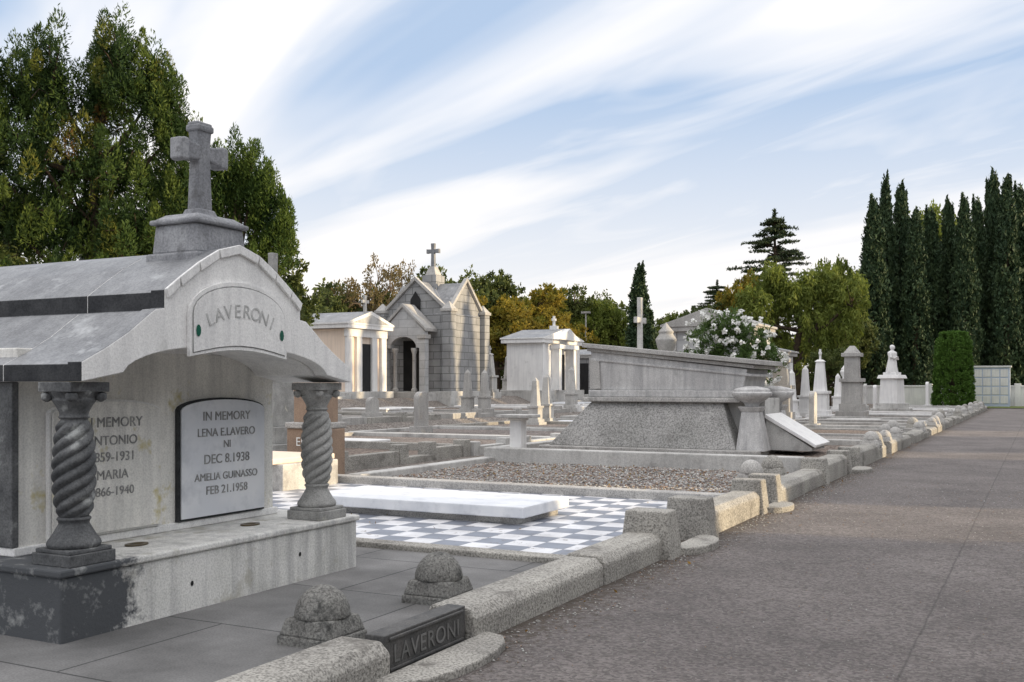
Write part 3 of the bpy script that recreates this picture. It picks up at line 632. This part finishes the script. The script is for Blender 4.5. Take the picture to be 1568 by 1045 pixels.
x, y = pos(-.11, 60); maus_simple('grey_mausoleum', x, y, 4.0, 4.0, hgt(x), 4.7, 5.6, 'ashlar_l', 'roof', False)
x, y = pos(.25, 50); maus_simple('low_white_mausoleum', x, y, 1.9, 2.4, .05, 3.0, 3.5, 'white', 'roof')
b = MB()
xw0, xw1 = -14, 20
b.box(xw0, xw1, 84.7, 85.05, -.1, 1.45, 'white'); b.box(xw0-.05, xw1+.05, 84.65, 85.1, 1.45, 1.58, 'white')
for k in range(12): b.box(xw0+k*3.05, xw0+k*3.05+.45, 84.58, 85.17, -.1, 1.72, 'white')
b.obj('white_boundary_wall', bevel=.02)
e = empty('niche_wall'); b = MB(); x, y = pos((1512-784)/1568, 75.5); b.box(x-1.5, x+1.5, y, y+.8, 0, 2.9, 'blue'); b.box(x-1.6, x+1.6, y-.1, y+.9, 2.9, 3.02, 'white')
for i in range(5):
    for j in range(4): b.box(x-1.45+i*.58, x-1.45+i*.58+.5, y-.03, y-.002, .25+j*.65, .25+j*.65+.56, 'white')
b.obj('niches', e, .01)
b = MB(); x, y = pos((897-784)/1568, 80); b.tube([(x, y, .8), (x, y, 4), (x, y, 7.2)], [.1, .08, .06], 'granite_l', 8); b.box(x-.35, x+.35, y-.12, y+.12, 7.2, 7.35, 'granite_l'); b.obj('lamp_post')
# ---------------------------------------------------------------- foliage
def leaf_mesh(name, C, Rd, tint, n, L, W, up, mat, rng, tr=None, shell=.45, tj=.09, power=.7, cone=0):
    C = np.repeat(np.asarray(C, float), n, 0); Rd = np.repeat(np.asarray(Rd, float), n, 0); T = np.repeat(np.asarray(tint, float), n)
    K = len(C); d = rng.normal(size=(K, 3)); d /= np.linalg.norm(d, axis=1)[:, None]
    r = shell+(1-shell)*rng.random(K)**power; r *= np.where(rng.random(K) < .12, 1.15, 1)
    O = d*Rd*r[:, None]
    if cone: O[:, :2] *= (1-cone*.5*(O[:, 2:3]/Rd[:, 2:3]+.6))
    P = C+O
    a = d*(1-abs(up))+np.array([0, 0, 1])*up+rng.normal(size=(K, 3))*.35; a /= np.linalg.norm(a, axis=1)[:, None]
    q = rng.normal(size=(K, 3)); bb = np.cross(a, q); bb /= np.linalg.norm(bb, axis=1)[:, None]
    s = rng.uniform(.6, 1.3, K)[:, None]
    V = np.stack([P-a*L*.5*s, P+bb*W*.5*s, P+a*L*.5*s, P-bb*W*.5*s], 1).reshape(-1, 3)
    tt = np.clip(T+rng.normal(size=K)*tj, 0, 1); tt = np.repeat(tt, 4)
    tv = []; tf = []
    if tr: tv = tr.v; tf = tr.f
    nV = len(V); me = bpy.data.meshes.new(name)
    F4 = np.arange(K*4).reshape(-1, 4)
    allv = np.vstack([V, np.asarray(tv, float).reshape(-1, 3)]) if tv else V
    me.vertices.add(len(allv)); me.vertices.foreach_set('co', allv.ravel())
    loops = np.concatenate([F4.ravel(), np.array([nV+k for f in tf for k in f], int)]); sizes = [4]*K+[len(f) for f in tf]
    starts = np.concatenate([[0], np.cumsum(sizes)[:-1]])
    me.loops.add(len(loops)); me.loops.foreach_set('vertex_index', loops.astype(np.int32))
    me.polygons.add(len(sizes)); me.polygons.foreach_set('loop_start', starts.astype(np.int32)); me.polygons.foreach_set('loop_total', np.asarray(sizes, np.int32))
    me.materials.append(M[mat])
    if tr: me.materials.append(M[tr.mats[0]])
    me.polygons.foreach_set('material_index', np.array([0]*K+[1]*len(tf), np.int32))
    at = me.attributes.new('tint', 'FLOAT', 'POINT'); at.data.foreach_set('value', np.concatenate([tt, np.zeros(len(allv)-nV)]).astype(np.float32))
    me.update(calc_edges=True); me.validate(); return me
def tree_mesh(name, masses, nclump, nleaf, L, W, up, mat, seed, trunk_r=.3, crad=.3, bark='bark', cv=1.3, z0=0, tintf=None, shell=.3, q0=.45, tj=.09, cone=0, core=0):
    rng = np.random.default_rng(seed); C = []; R = []; T = []; tr = MB()
    ztop = max(m[2] for m in masses); zl = min(m[2] for m in masses)
    pts = [(0, 0, z0-.3), (rng.normal()*.1, rng.normal()*.1, z0+(zl-z0)*.5), (rng.normal()*.2, rng.normal()*.2, zl), (rng.normal()*.25, 0, (zl+ztop)/2), (0, 0, ztop)]
    tr.tube(pts, [trunk_r*1.25, trunk_r, trunk_r*.8, trunk_r*.45, trunk_r*.12], bark, 8)
    for (x, y, z, rh, rv) in masses:
        zb = max(z0+1.0, z-rv*1.3); s = Vector((0, 0, min(zb, z)))
        mid = (s+Vector((x, y, z)))/2+Vector((0, 0, -.2*abs(x)))
        tr.tube([s, mid, (x, y, z), (x*1.05, y*1.05, z+rv*.6)], [trunk_r*.45, trunk_r*.3, trunk_r*.18, .02], bark, 5)
        for _ in range(5):
            dd = rng.normal(size=3); dd /= np.linalg.norm(dd); tr.tube([(x, y, z-rv*.3), (x+dd[0]*rh*.5, y+dd[1]*rh*.5, z+dd[2]*rv*.4), (x+dd[0]*rh*.85, y+dd[1]*rh*.85, z+dd[2]*rv*.8)], [trunk_r*.14, trunk_r*.09, .012], bark, 4)
        for k in range(nclump):
            dd = rng.normal(size=3); dd /= np.linalg.norm(dd); q = rng.uniform(q0, 1.05)
            c = (x+dd[0]*rh*q, y+dd[1]*rh*q, z+dd[2]*rv*q)
            cr = crad*rng.uniform(.55, 1.25); C.append(c); R.append((cr, cr, cr*cv))
            t = rng.uniform(.1, .75) if tintf is None else tintf(rng, c); T.append(t)
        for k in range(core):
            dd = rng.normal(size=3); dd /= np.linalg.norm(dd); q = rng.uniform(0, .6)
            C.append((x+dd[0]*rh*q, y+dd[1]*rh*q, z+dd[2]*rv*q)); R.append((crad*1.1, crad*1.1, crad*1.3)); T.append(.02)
    return leaf_mesh(name, C, R, T, nleaf, L, W, up, mat, rng, tr, shell, tj, cone=cone)
RZ = A
def tree(name, u, d, me, z=None, rot=RZ, s=1):
    x, y = pos(u, d); return inst(me, name, loc=(x, y, hgt(x) if z is None else z), rot=rot, scale=(s, s, s))
def tf1(rng, c):
    return rng.choice([.05, .25, .45, .6], p=[.32, .36, .24, .08]) if not (c[0] < 1.4 and c[0] > -1 and 7 < c[2] < 9.2) else rng.choice([.15, .35, .65, .95], p=[.34, .33, .2, .13])
m1 = []
for (x, z, rh, rv) in [(-2.3, 9.7, .85, 1.9), (-1.1, 10.1, .8, 1.7), (.1, 9.7, .8, 1.6), (1.0, 10.5, .8, 1.5), (1.9, 9.6, .7, 1.4), (2.6, 8.6, .6, 1.3), (-1.5, 7.7, 1.5, 1.5), (.9, 7.5, 1.5, 1.5), (-3.2, 6.1, 1.3, 1.3), (-.6, 5.6, 1.5, 1.1), (1.5, 5.5, 1.3, 1.0), (-4.2, 8.6, 1.4, 2.3), (.5, 3.6, 2.2, 1.2), (-2.5, 3.6, 1.8, 1.2), (2.7, 6.6, .8, 1.2), (-3.3, 9.6, .9, 1.9)]:
    m1.append((x, random.uniform(-.9, .3), z, rh, rv))
    if rh > 1: m1.append((x+random.uniform(-.5, .5), random.uniform(.8, 1.8), z-.2, rh, rv))
tree('large_conifer_tree', -.405, 32, tree_mesh('large_conifer_tree', m1, 32, 190, .15, .04, .55, 'f_conifer', 3, .26, .38, cv=1.6, tintf=tf1, shell=.6, q0=.65, tj=.04, cone=.6, core=16))
m2 = [(-.75, 0, 7.6, .5, 1.6), (-.2, .3, 8.0, .45, 1.4), (.3, .2, 7.6, .5, 1.5), (.85, 0, 7.1, .5, 1.4), (1.25, 0, 6.2, .55, 1.3), (0, .3, 5.4, 1.3, 1.7), (.6, -.3, 4.2, 1.1, 1.3), (-1.1, 0, 5.6, 1.1, 1.9), (-.4, .5, 3.2, 1.5, 1.3)]
tree('conifer_tree', -.265, 34, tree_mesh('conifer_tree', m2, 28, 180, .15, .04, .6, 'f_conifer2', 4, .2, .32, cv=1.9, shell=.6, q0=.6, tj=.04, cone=.6, core=10))
m3 = [(0, 0, 5.2, .95, 1.5), (.35, 0, 3.8, 1.0, 1.3), (-.4, 0, 3, 1.2, 1.2)]
tree('broadleaf_tree', -.228, 37, tree_mesh('broadleaf_tree', m3, 45, 60, .18, .1, .1, 'f_dark', 5, .2, .3, cv=1))
def cypress_mesh(H, R, seed, dens=420, nleaf=26, tips=2, mat='f_cypress', L=.34, W=.12):
    rng = np.random.default_rng(seed); C = []; Rd = []; T = []
    for k in range(dens):
        t = rng.random()**.85; r = R*min(1, (t*7+.55))*(1-t)**.55*(1+.12*math.sin(t*23+seed))
        th = rng.uniform(0, 2*math.pi); q = rng.uniform(.55, 1.0)
        C.append((r*q*math.cos(th), r*q*math.sin(th), .25+t*(H-.9))); s = rng.uniform(.16, .34)*(.6+.4*R); Rd.append((s*.8, s*.8, s*2.6)); T.append(rng.uniform(0, 1))
    for j in range(tips):
        x = rng.uniform(-.25, .25)*R; y = rng.uniform(-.3, .3)*R; h = H-rng.uniform(0, .9)*(j > 0)
        for z in np.arange(0, 1.5, .25): C.append((x, y, h-z)); Rd.append((.05+z*.13, .05+z*.13, .35)); T.append(.5)
    tr = MB(); tr.tube([(0, 0, -.3), (0, 0, H*.5), (0, 0, H*.95)], [R*.18, R*.12, .03], 'bark', 7)
    return leaf_mesh('cypress_tree', C, Rd, T, nleaf, L, W, .8, mat, rng, tr, .2)
CY = [cypress_mesh(17.5, 1.35, 1, 620), cypress_mesh(16, 1.2, 2, 560, tips=1), cypress_mesh(14.5, 1.25, 3, 520, tips=3)]
for i, (px, py) in enumerate([(1338, 302), (1356, 270), (1379, 282), (1402, 322), (1426, 320), (1452, 306), (1477, 300), (1497, 304), (1521, 262), (1541, 272), (1562, 284), (1585, 270), (1610, 300), (1640, 280), (1670, 290)]):
    d = 86+(i % 3)*2.0; zt = 1.6+(590-py)/1568*d; k = i % 3; H0 = (17.5, 16, 14.5)[k]; x, y = pos((px-784)/1568, d)
    sc = zt/H0; w = random.uniform(1.15, 1.4); inst(CY[k], 'cypress_tree', loc=(x, y, 0), rot=random.uniform(0, 6), scale=(w, w, sc))
for i, px in enumerate(range(1330, 1700, 28)):
    d = 93; x, y = pos((px-784)/1568, d); inst(CY[i % 3], 'cypress_tree', loc=(x, y, 0), rot=i, scale=(1.4, 1.4, random.uniform(.72, .88)))
x, y = pos((979-784)/1568, 72); inst(CY[1], 'cypress_tree', loc=(x, y, hgt(x)), scale=(1.05, 1.05, .60))
x, y = pos((995-784)/1568, 72.5); inst(CY[2], 'cypress_tree', loc=(x, y, hgt(x)), scale=(.7, .7, .45))
# cypress rows added out of view across the road to shade the foreground
cy2 = [cypress_mesh(7.6, 1.5, 21, 420, 24, 2, L=.36, W=.16), cypress_mesh(7.0, 1.4, 22, 400, 24, 2, L=.36, W=.16)]
y = -14; i = 0
while y < 84:
    tall = 1.22 if y < 36 else 1.7
    if not (14.0 < y < 19.4) and not (27.5 < y < 30.5) and not (40 < y < 43):  # gaps left so low sun streaks reach road and kerb
        w = 1.05 if y < 36 else 1.15
        inst(cy2[i % 2], 'cypress_tree', loc=(14.5+random.uniform(-.3, .3), y, 0), rot=random.uniform(0, 6), scale=(w, w, tall*random.uniform(.95, 1.1)))
    y += random.uniform(1.75, 2.2) if y < 36 else random.uniform(2.1, 2.9); i += 1
for k in range(20):
    yy = -13+k*2.0+(2.4 if k > 13 else 0)
    if not 13.5 < yy < 20.5: inst(cy2[k % 2], 'cypress_tree', loc=(17.6, yy, 0), rot=k, scale=(1.1, 1.1, 1.15))
b = MB(); b.box(5.0, 5.3, -12, 77, -.02, .2, 'granite'); b.obj('stone_kerb', bevel=.015)
# cedar
rng = np.random.default_rng(8); C = []; R = []; T = []; tr = MB(); H = 16.0
tr.tube([(0, 0, -.3), (.1, 0, 8), (0, 0, H)], [.45, .28, .04], 'bark', 7)
for lv in range(18):
    z = 4.5+lv*.64; span = 5.6*(1-(z-4.5)/12.6)**.62*(.7+.5*rng.random())
    for k in range(6):
        th = rng.uniform(0, 6.28); r1 = span*rng.uniform(.6, 1.05); dz = rng.uniform(-.3, .3)
        tr.tube([(0, 0, z-.3), (r1*.6*math.cos(th), r1*.6*math.sin(th), z+.05+dz), (r1*math.cos(th), r1*math.sin(th), z-.05+dz)], [.08, .05, .01], 'bark', 4)
        for q in np.arange(.3, 1.05, .13): C.append((r1*q*math.cos(th)+rng.normal()*.12, r1*q*math.sin(th)+rng.normal()*.12, z+.08-.15*q+dz)); R.append((.5, .5, .14)); T.append(rng.random())
for z in np.arange(14.5, H+.3, .25): C.append((0, 0, z)); R.append((.2, .2, .2)); T.append(.4)
cm = leaf_mesh('cedar_tree', C, R, T, 38, .3, .1, .3, 'f_cedar', rng, tr, .1)
x, y = pos((1186-784)/1568, 88); inst(cm, 'cedar_tree', loc=(x, y, 0), scale=(1, 1, 1.02))
x, y = pos((1098-784)/1568, 96); inst(cm, 'cedar_tree', loc=(x, y, 0), rot=2, scale=(.7, .7, .70))
mw = []
rr = random.Random(3)
for (x, z, rh, rv) in [(-3.4, 7.6, 1.3, 1.5), (-1.9, 9.3, 1.2, 1.2), (-.6, 8.0, 1.3, 1.3), (0.9, 8.7, 1.3, 1.2), (2.3, 8.9, 1.3, 1.3), (3.7, 7.8, 1.2, 1.8), (-3.6, 5.6, 1.4, 2.0), (-1.4, 5.8, 1.6, 1.9), (1.2, 6.0, 1.6, 2.0), (3.3, 5, 1.4, 2.0), (0, 3.8, 2.3, 1.6), (-3, 3.4, 1.6, 1.5)]:
    mw.append((x, rr.uniform(-1.2, 1.2), z, rh, rv))
tree('pepper_tree', (1222-784)/1568, 76, tree_mesh('pepper_tree', mw, 46, 48, .36, .11, -.65, 'f_willow', 9, .4, .45, cv=1.6), z=0)
def crown(seed, W, H, n=9):
    r = random.Random(seed); ms = []
    for k in range(n):
        t = k/(n-1); ms.append((r.uniform(-1, 1)*W*.36*(1.2-t*.5), r.uniform(-1, 1)*W*.25, H*(.38+.46*t), W*r.uniform(.17, .26), H*r.uniform(.10, .16)))
    return ms
G = {'gold': tree_mesh('autumn_tree', crown(1, 8, 8, 11), 34, 50, .28, .16, 0, 'f_gold', 31, .3, .45, cv=.9),
     'dark': tree_mesh('broadleaf_tree', crown(2, 8, 8, 11), 34, 50, .28, .16, 0, 'f_dark', 32, .3, .45, cv=.9),
     'dark2': tree_mesh('broadleaf_tree', crown(5, 9, 8, 12), 30, 50, .28, .16, 0, 'f_dark', 35, .3, .5, cv=.9),
     'brown': tree_mesh('sparse_tree', crown(3, 7, 8, 9), 20, 26, .22, .11, 0, 'f_brown', 33, .28, .45, cv=.9, bark='barkp'),
     'green': tree_mesh('broadleaf_tree', crown(4, 8, 8, 11), 34, 50, .28, .16, -.3, 'f_willow', 34, .3, .45, cv=1.1)}
for (px, d, py, k, w) in [(568, 78, 400, 'brown', .75), (500, 74, 452, 'dark', .55), (610, 84, 410, 'brown', .6), (545, 80, 440, 'dark2', .7), (700, 84, 415, 'dark2', .75), (745, 82, 420, 'dark', .8), (795, 80, 440, 'gold', .85), (830, 78, 462, 'gold', .7), (760, 76, 450, 'gold', .75),
                          (880, 88, 445, 'dark2', .75), (915, 86, 465, 'green', .6), (945, 90, 478, 'dark', .6), (860, 92, 458, 'dark', .7), (1025, 92, 482, 'green', .5), (1060, 95, 478, 'dark', .6), (1120, 82, 425, 'gold', .5), (1100, 84, 468, 'dark2', .6), (1000, 98, 490, 'dark', .6),
                          (470, 76, 470, 'dark2', .6), (430, 74, 440, 'dark', .8), (640, 90, 440, 'dark', .8), (1290, 90, 400, 'green', .55), (1300, 84, 480, 'dark', .6), (1270, 72, 535, 'dark2', .35), (1160, 84, 520, 'dark', .6),
                          (390, 60, 440, 'dark', .9), (330, 55, 400, 'dark2', .9), (240, 52, 420, 'dark', 1), (120, 50, 420, 'dark2', 1), (20, 48, 400, 'dark', 1), (-60, 48, 300, 'dark2', 1.2), (1330, 100, 420, 'green', .7), (1430, 104, 320, 'green', 1.0)]:
    x, y = pos((px-784)/1568, d); z = hgt(x); zt = 1.6+(590-py)/1568*d; s = (zt-z)/7.6
    nm = {'gold': 'autumn_tree', 'brown': 'sparse_tree'}.get(k, 'broadleaf_tree')
    inst(G[k], nm, loc=(x, y, z), rot=random.uniform(0, 6), scale=(w*1.25, w*1.25, s))
rng = np.random.default_rng(77); C = []; R = []; T = []
for k in range(1500):
    u = rng.uniform(-.6, .62); d = rng.uniform(104, 112); x, y = pos(u, d); top = 3.5+2.2*math.sin(u*23)+1.5*math.sin(u*61+1)+1.2*math.sin(u*131)
    C.append((x, y, hgt(x)+rng.uniform(0, max(2, top+3)))); R.append((1.1, 1.1, .9)); T.append(rng.random())
inst(leaf_mesh('distant_trees', C, R, T, 34, .6, .4, 0, 'f_dark', rng, None, .2), 'distant_trees')
# oleander bush
x, y = pos(.213, 28.5); ms = [(-.55, 0, 2.95, .6, .6), (.0, 0, 3.2, .5, .45), (.6, 0, 2.75, .6, .6), (-.3, .3, 2.0, .7, .8), (.4, -.2, 2.0, .7, .8), (-.85, 0, 2.2, .45, .6), (1.0, 0, 2.2, .45, .6), (0, 0, 1.2, .8, .7)]
e = empty('flowering_oleander_bush'); e.location = (x, y, 0)
inst(tree_mesh('foliage', ms, 34, 34, .16, .04, .4, 'f_bush', 41, .06, .2, cv=1), 'foliage', e)
rng = np.random.default_rng(5); C = []; R = []
for m_ in ms:
    for k in range(30):
        dd = rng.normal(size=3); dd /= np.linalg.norm(dd); C.append((m_[0]+dd[0]*m_[3]*1.22, m_[1]+dd[1]*m_[3]*1.22, m_[2]+dd[2]*m_[4]*1.22)); R.append((.07, .07, .06))
inst(leaf_mesh('blossoms', C, R, [.5]*len(C), 20, .085, .07, 0, 'flower', rng), 'blossoms', e)
# topiary
rng = np.random.default_rng(6); C = []; R = []; T = []
for k in range(900):
    t = rng.random(); r = 1.5*(1-.22*t) if t < .88 else 1.5*(.8)*math.sqrt(max(0, 1-((t-.88)/.12)**2)); th = rng.uniform(0, 6.28); q = rng.uniform(.9, 1)
    C.append((r*q*math.cos(th), r*q*math.sin(th), .2+t*5.6)); R.append((.2, .2, .2)); T.append(rng.random())
for k in range(60): C.append((rng.uniform(-.9, .9), rng.uniform(-.9, .9), 5.75)); R.append((.2, .2, .12)); T.append(.6)
x, y = pos((1460-784)/1568, 73); tr = MB(); tr.tube([(0, 0, -.2), (0, 0, 3), (0, 0, 5)], [.3, .2, .1], 'bark')
inst(leaf_mesh('topiary_tree', C, R, T, 60, .14, .07, .3, 'f_topiary', rng, tr, .1), 'clipped_topiary_tree', loc=(x, y, 0), scale=(.92, .92, .92))
# few fallen leaves and grit
rng = np.random.default_rng(9); C = []; T = []
for k in range(260): C.append((rng.uniform(-9, -3.6), rng.uniform(12.8, 17), .19)); T.append(rng.random())
for k in range(60): C.append((-3.06+abs(rng.normal())*.12, rng.uniform(3, 30), .012)); T.append(rng.random()*.5)
for k in range(25): C.append((rng.uniform(-9, -3.6), rng.uniform(8, 12.3), .145)); T.append(rng.random())
inst(leaf_mesh('fallen_leaves', C, [(.02, .02, .003)]*len(C), T, 1, .035, .02, 0, 'leaf', rng), 'fallen_leaves')
b = MB(); rr = random.Random(4)
def peb(x, y, z, r):
    o = [(r, 0, 0), (0, r*.8, 0), (-r, 0, 0), (0, -r*.8, 0), (0, 0, r*.6), (0, 0, -r*.5)]
    a = rr.uniform(0, 3); ca, sa = math.cos(a), math.sin(a)
    b.add([(x+p[0]*ca-p[1]*sa, y+p[0]*sa+p[1]*ca, z+p[2]) for p in o], [(0, 1, 4), (1, 2, 4), (2, 3, 4), (3, 0, 4), (1, 0, 5), (2, 1, 5), (3, 2, 5), (0, 3, 5)], rr.choice(['conc', 'granite', 'brown', 'granite_l']), True)
for k in range(1500): peb(-3.07+abs(rr.gauss(0, .22)), rr.uniform(3, 22), .004, rr.uniform(.004, .014))
for k in range(1600): peb(rr.uniform(-3, 3), rr.uniform(3.5, 16), .003, rr.uniform(.003, .009))
for k in range(1200): peb(rr.uniform(-3, 3), rr.uniform(11, 18), .003, rr.uniform(.005, .012))
for k in range(5200): peb(rr.uniform(-9.1, -3.5), rr.uniform(12.75, 17.0), .165, rr.uniform(.012, .03))
b.obj('loose_stones')
b = MB()
for (px, d) in ((1318, 62), (1300, 55)):
    x, y = pos((px-784)/1568, d); z = hgt(x)
    b.lathe(x, y, [(.1, z+.05), (.16, z+.4), (.2, z+.45), (.05, z+.46)], 'red', 10)
b.obj('flower_pots')
# ---------------------------------------------------------------- sky, sun
to = Vector((.972, .235, 0)).normalized(); el = math.radians(9.2)
sd = Vector((to.x*math.cos(el), to.y*math.cos(el), math.sin(el)))
L = bpy.data.lights.new('sun', 'SUN'); L.energy = 5; L.angle = math.radians(.5); L.color = (1, .79, .50)
o = bpy.data.objects.new('sun', L); COL.objects.link(o); o.rotation_euler = sd.to_track_quat('Z', 'Y').to_euler()
w = bpy.data.worlds.new('World'); scene.world = w; w.use_nodes = True; nt = w.node_tree; nt.nodes.clear()
out = N(nt, 'ShaderNodeOutputWorld'); bg = N(nt, 'ShaderNodeBackground'); bg.inputs[1].default_value = .15; nt.links.new(bg.outputs[0], out.inputs[0])
sk = N(nt, 'ShaderNodeTexSky', sky_type='NISHITA'); sk.sun_disc = False; sk.sun_elevation = el; sk.sun_rotation = math.atan2(sd.x, sd.y); sk.dust_density = 1.5
tc = N(nt, 'ShaderNodeTexCoord'); sp = N(nt, 'ShaderNodeSeparateXYZ'); nt.links.new(tc.outputs['Generated'], sp.inputs[0])
mx = N(nt, 'ShaderNodeMath', operation='MAXIMUM'); nt.links.new(sp.outputs[2], mx.inputs[0]); mx.inputs[1].default_value = 0
ad = N(nt, 'ShaderNodeMath', operation='ADD'); nt.links.new(mx.outputs[0], ad.inputs[0]); ad.inputs[1].default_value = .10
dx = N(nt, 'ShaderNodeMath', operation='DIVIDE'); nt.links.new(sp.outputs[0], dx.inputs[0]); nt.links.new(ad.outputs[0], dx.inputs[1])
dy = N(nt, 'ShaderNodeMath', operation='DIVIDE'); nt.links.new(sp.outputs[1], dy.inputs[0]); nt.links.new(ad.outputs[0], dy.inputs[1])
cb = N(nt, 'ShaderNodeCombineXYZ'); nt.links.new(dx.outputs[0], cb.inputs[0]); nt.links.new(dy.outputs[0], cb.inputs[1])
m1_ = N(nt, 'ShaderNodeMapping'); m1_.inputs['Rotation'].default_value = (0, 0, math.radians(27)); nt.links.new(cb.outputs[0], m1_.inputs[0])
m2_ = N(nt, 'ShaderNodeMapping'); m2_.inputs['Scale'].default_value = (.30, 1.25, 1); m2_.inputs['Location'].default_value = (3.1, .4, 0); nt.links.new(m1_.outputs[0], m2_.inputs[0])
c1 = ramp(nt, noise(nt, m2_.outputs[0], 1.0, 4, .5, .6), .43, .62)
m3_ = N(nt, 'ShaderNodeMapping'); m3_.inputs['Scale'].default_value = (.7, 2.1, 1); m3_.inputs['Location'].default_value = (1.1, 5.4, 0); nt.links.new(m1_.outputs[0], m3_.inputs[0])
c2 = ramp(nt, noise(nt, m3_.outputs[0], 1.0, 4, .6, .8), .5, .72, (0, 0, 0, 1), (.55, .55, .55, 1))
col = mix(nt, .85, sk.outputs[0], (3.55, 4.55, 6.15))
cloud = (7.2, 7.1, 7.15)
col = mix(nt, c1, col, cloud); col = mix(nt, c2, col, cloud)
hz = N(nt, 'ShaderNodeMapRange'); nt.links.new(mx.outputs[0], hz.inputs[0]); hz.inputs[1].default_value = .02; hz.inputs[2].default_value = .27; hz.inputs[3].default_value = .95; hz.inputs[4].default_value = 0
col = mix(nt, hz.outputs[0], col, (7.5, 7.15, 6.8))
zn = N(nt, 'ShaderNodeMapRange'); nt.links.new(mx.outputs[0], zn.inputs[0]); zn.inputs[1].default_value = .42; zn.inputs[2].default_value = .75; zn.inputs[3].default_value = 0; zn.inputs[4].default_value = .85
col = mix(nt, zn.outputs[0], col, (12.2, 12.0, 12.0))  # overhead sky, out of view, brightened to lift the light in shade
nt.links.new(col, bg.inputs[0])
# ---------------------------------------------------------------- camera
cam = bpy.data.cameras.new('camera'); cam.lens = 36; cam.sensor_width = 36; cam.shift_y = 67.5/1568; cam.clip_end = 3000; cam.clip_start = .05
o = bpy.data.objects.new('camera', cam); COL.objects.link(o); o.location = (0, 0, 1.6); o.rotation_euler = (math.pi/2, 0, A)
scene.camera = o
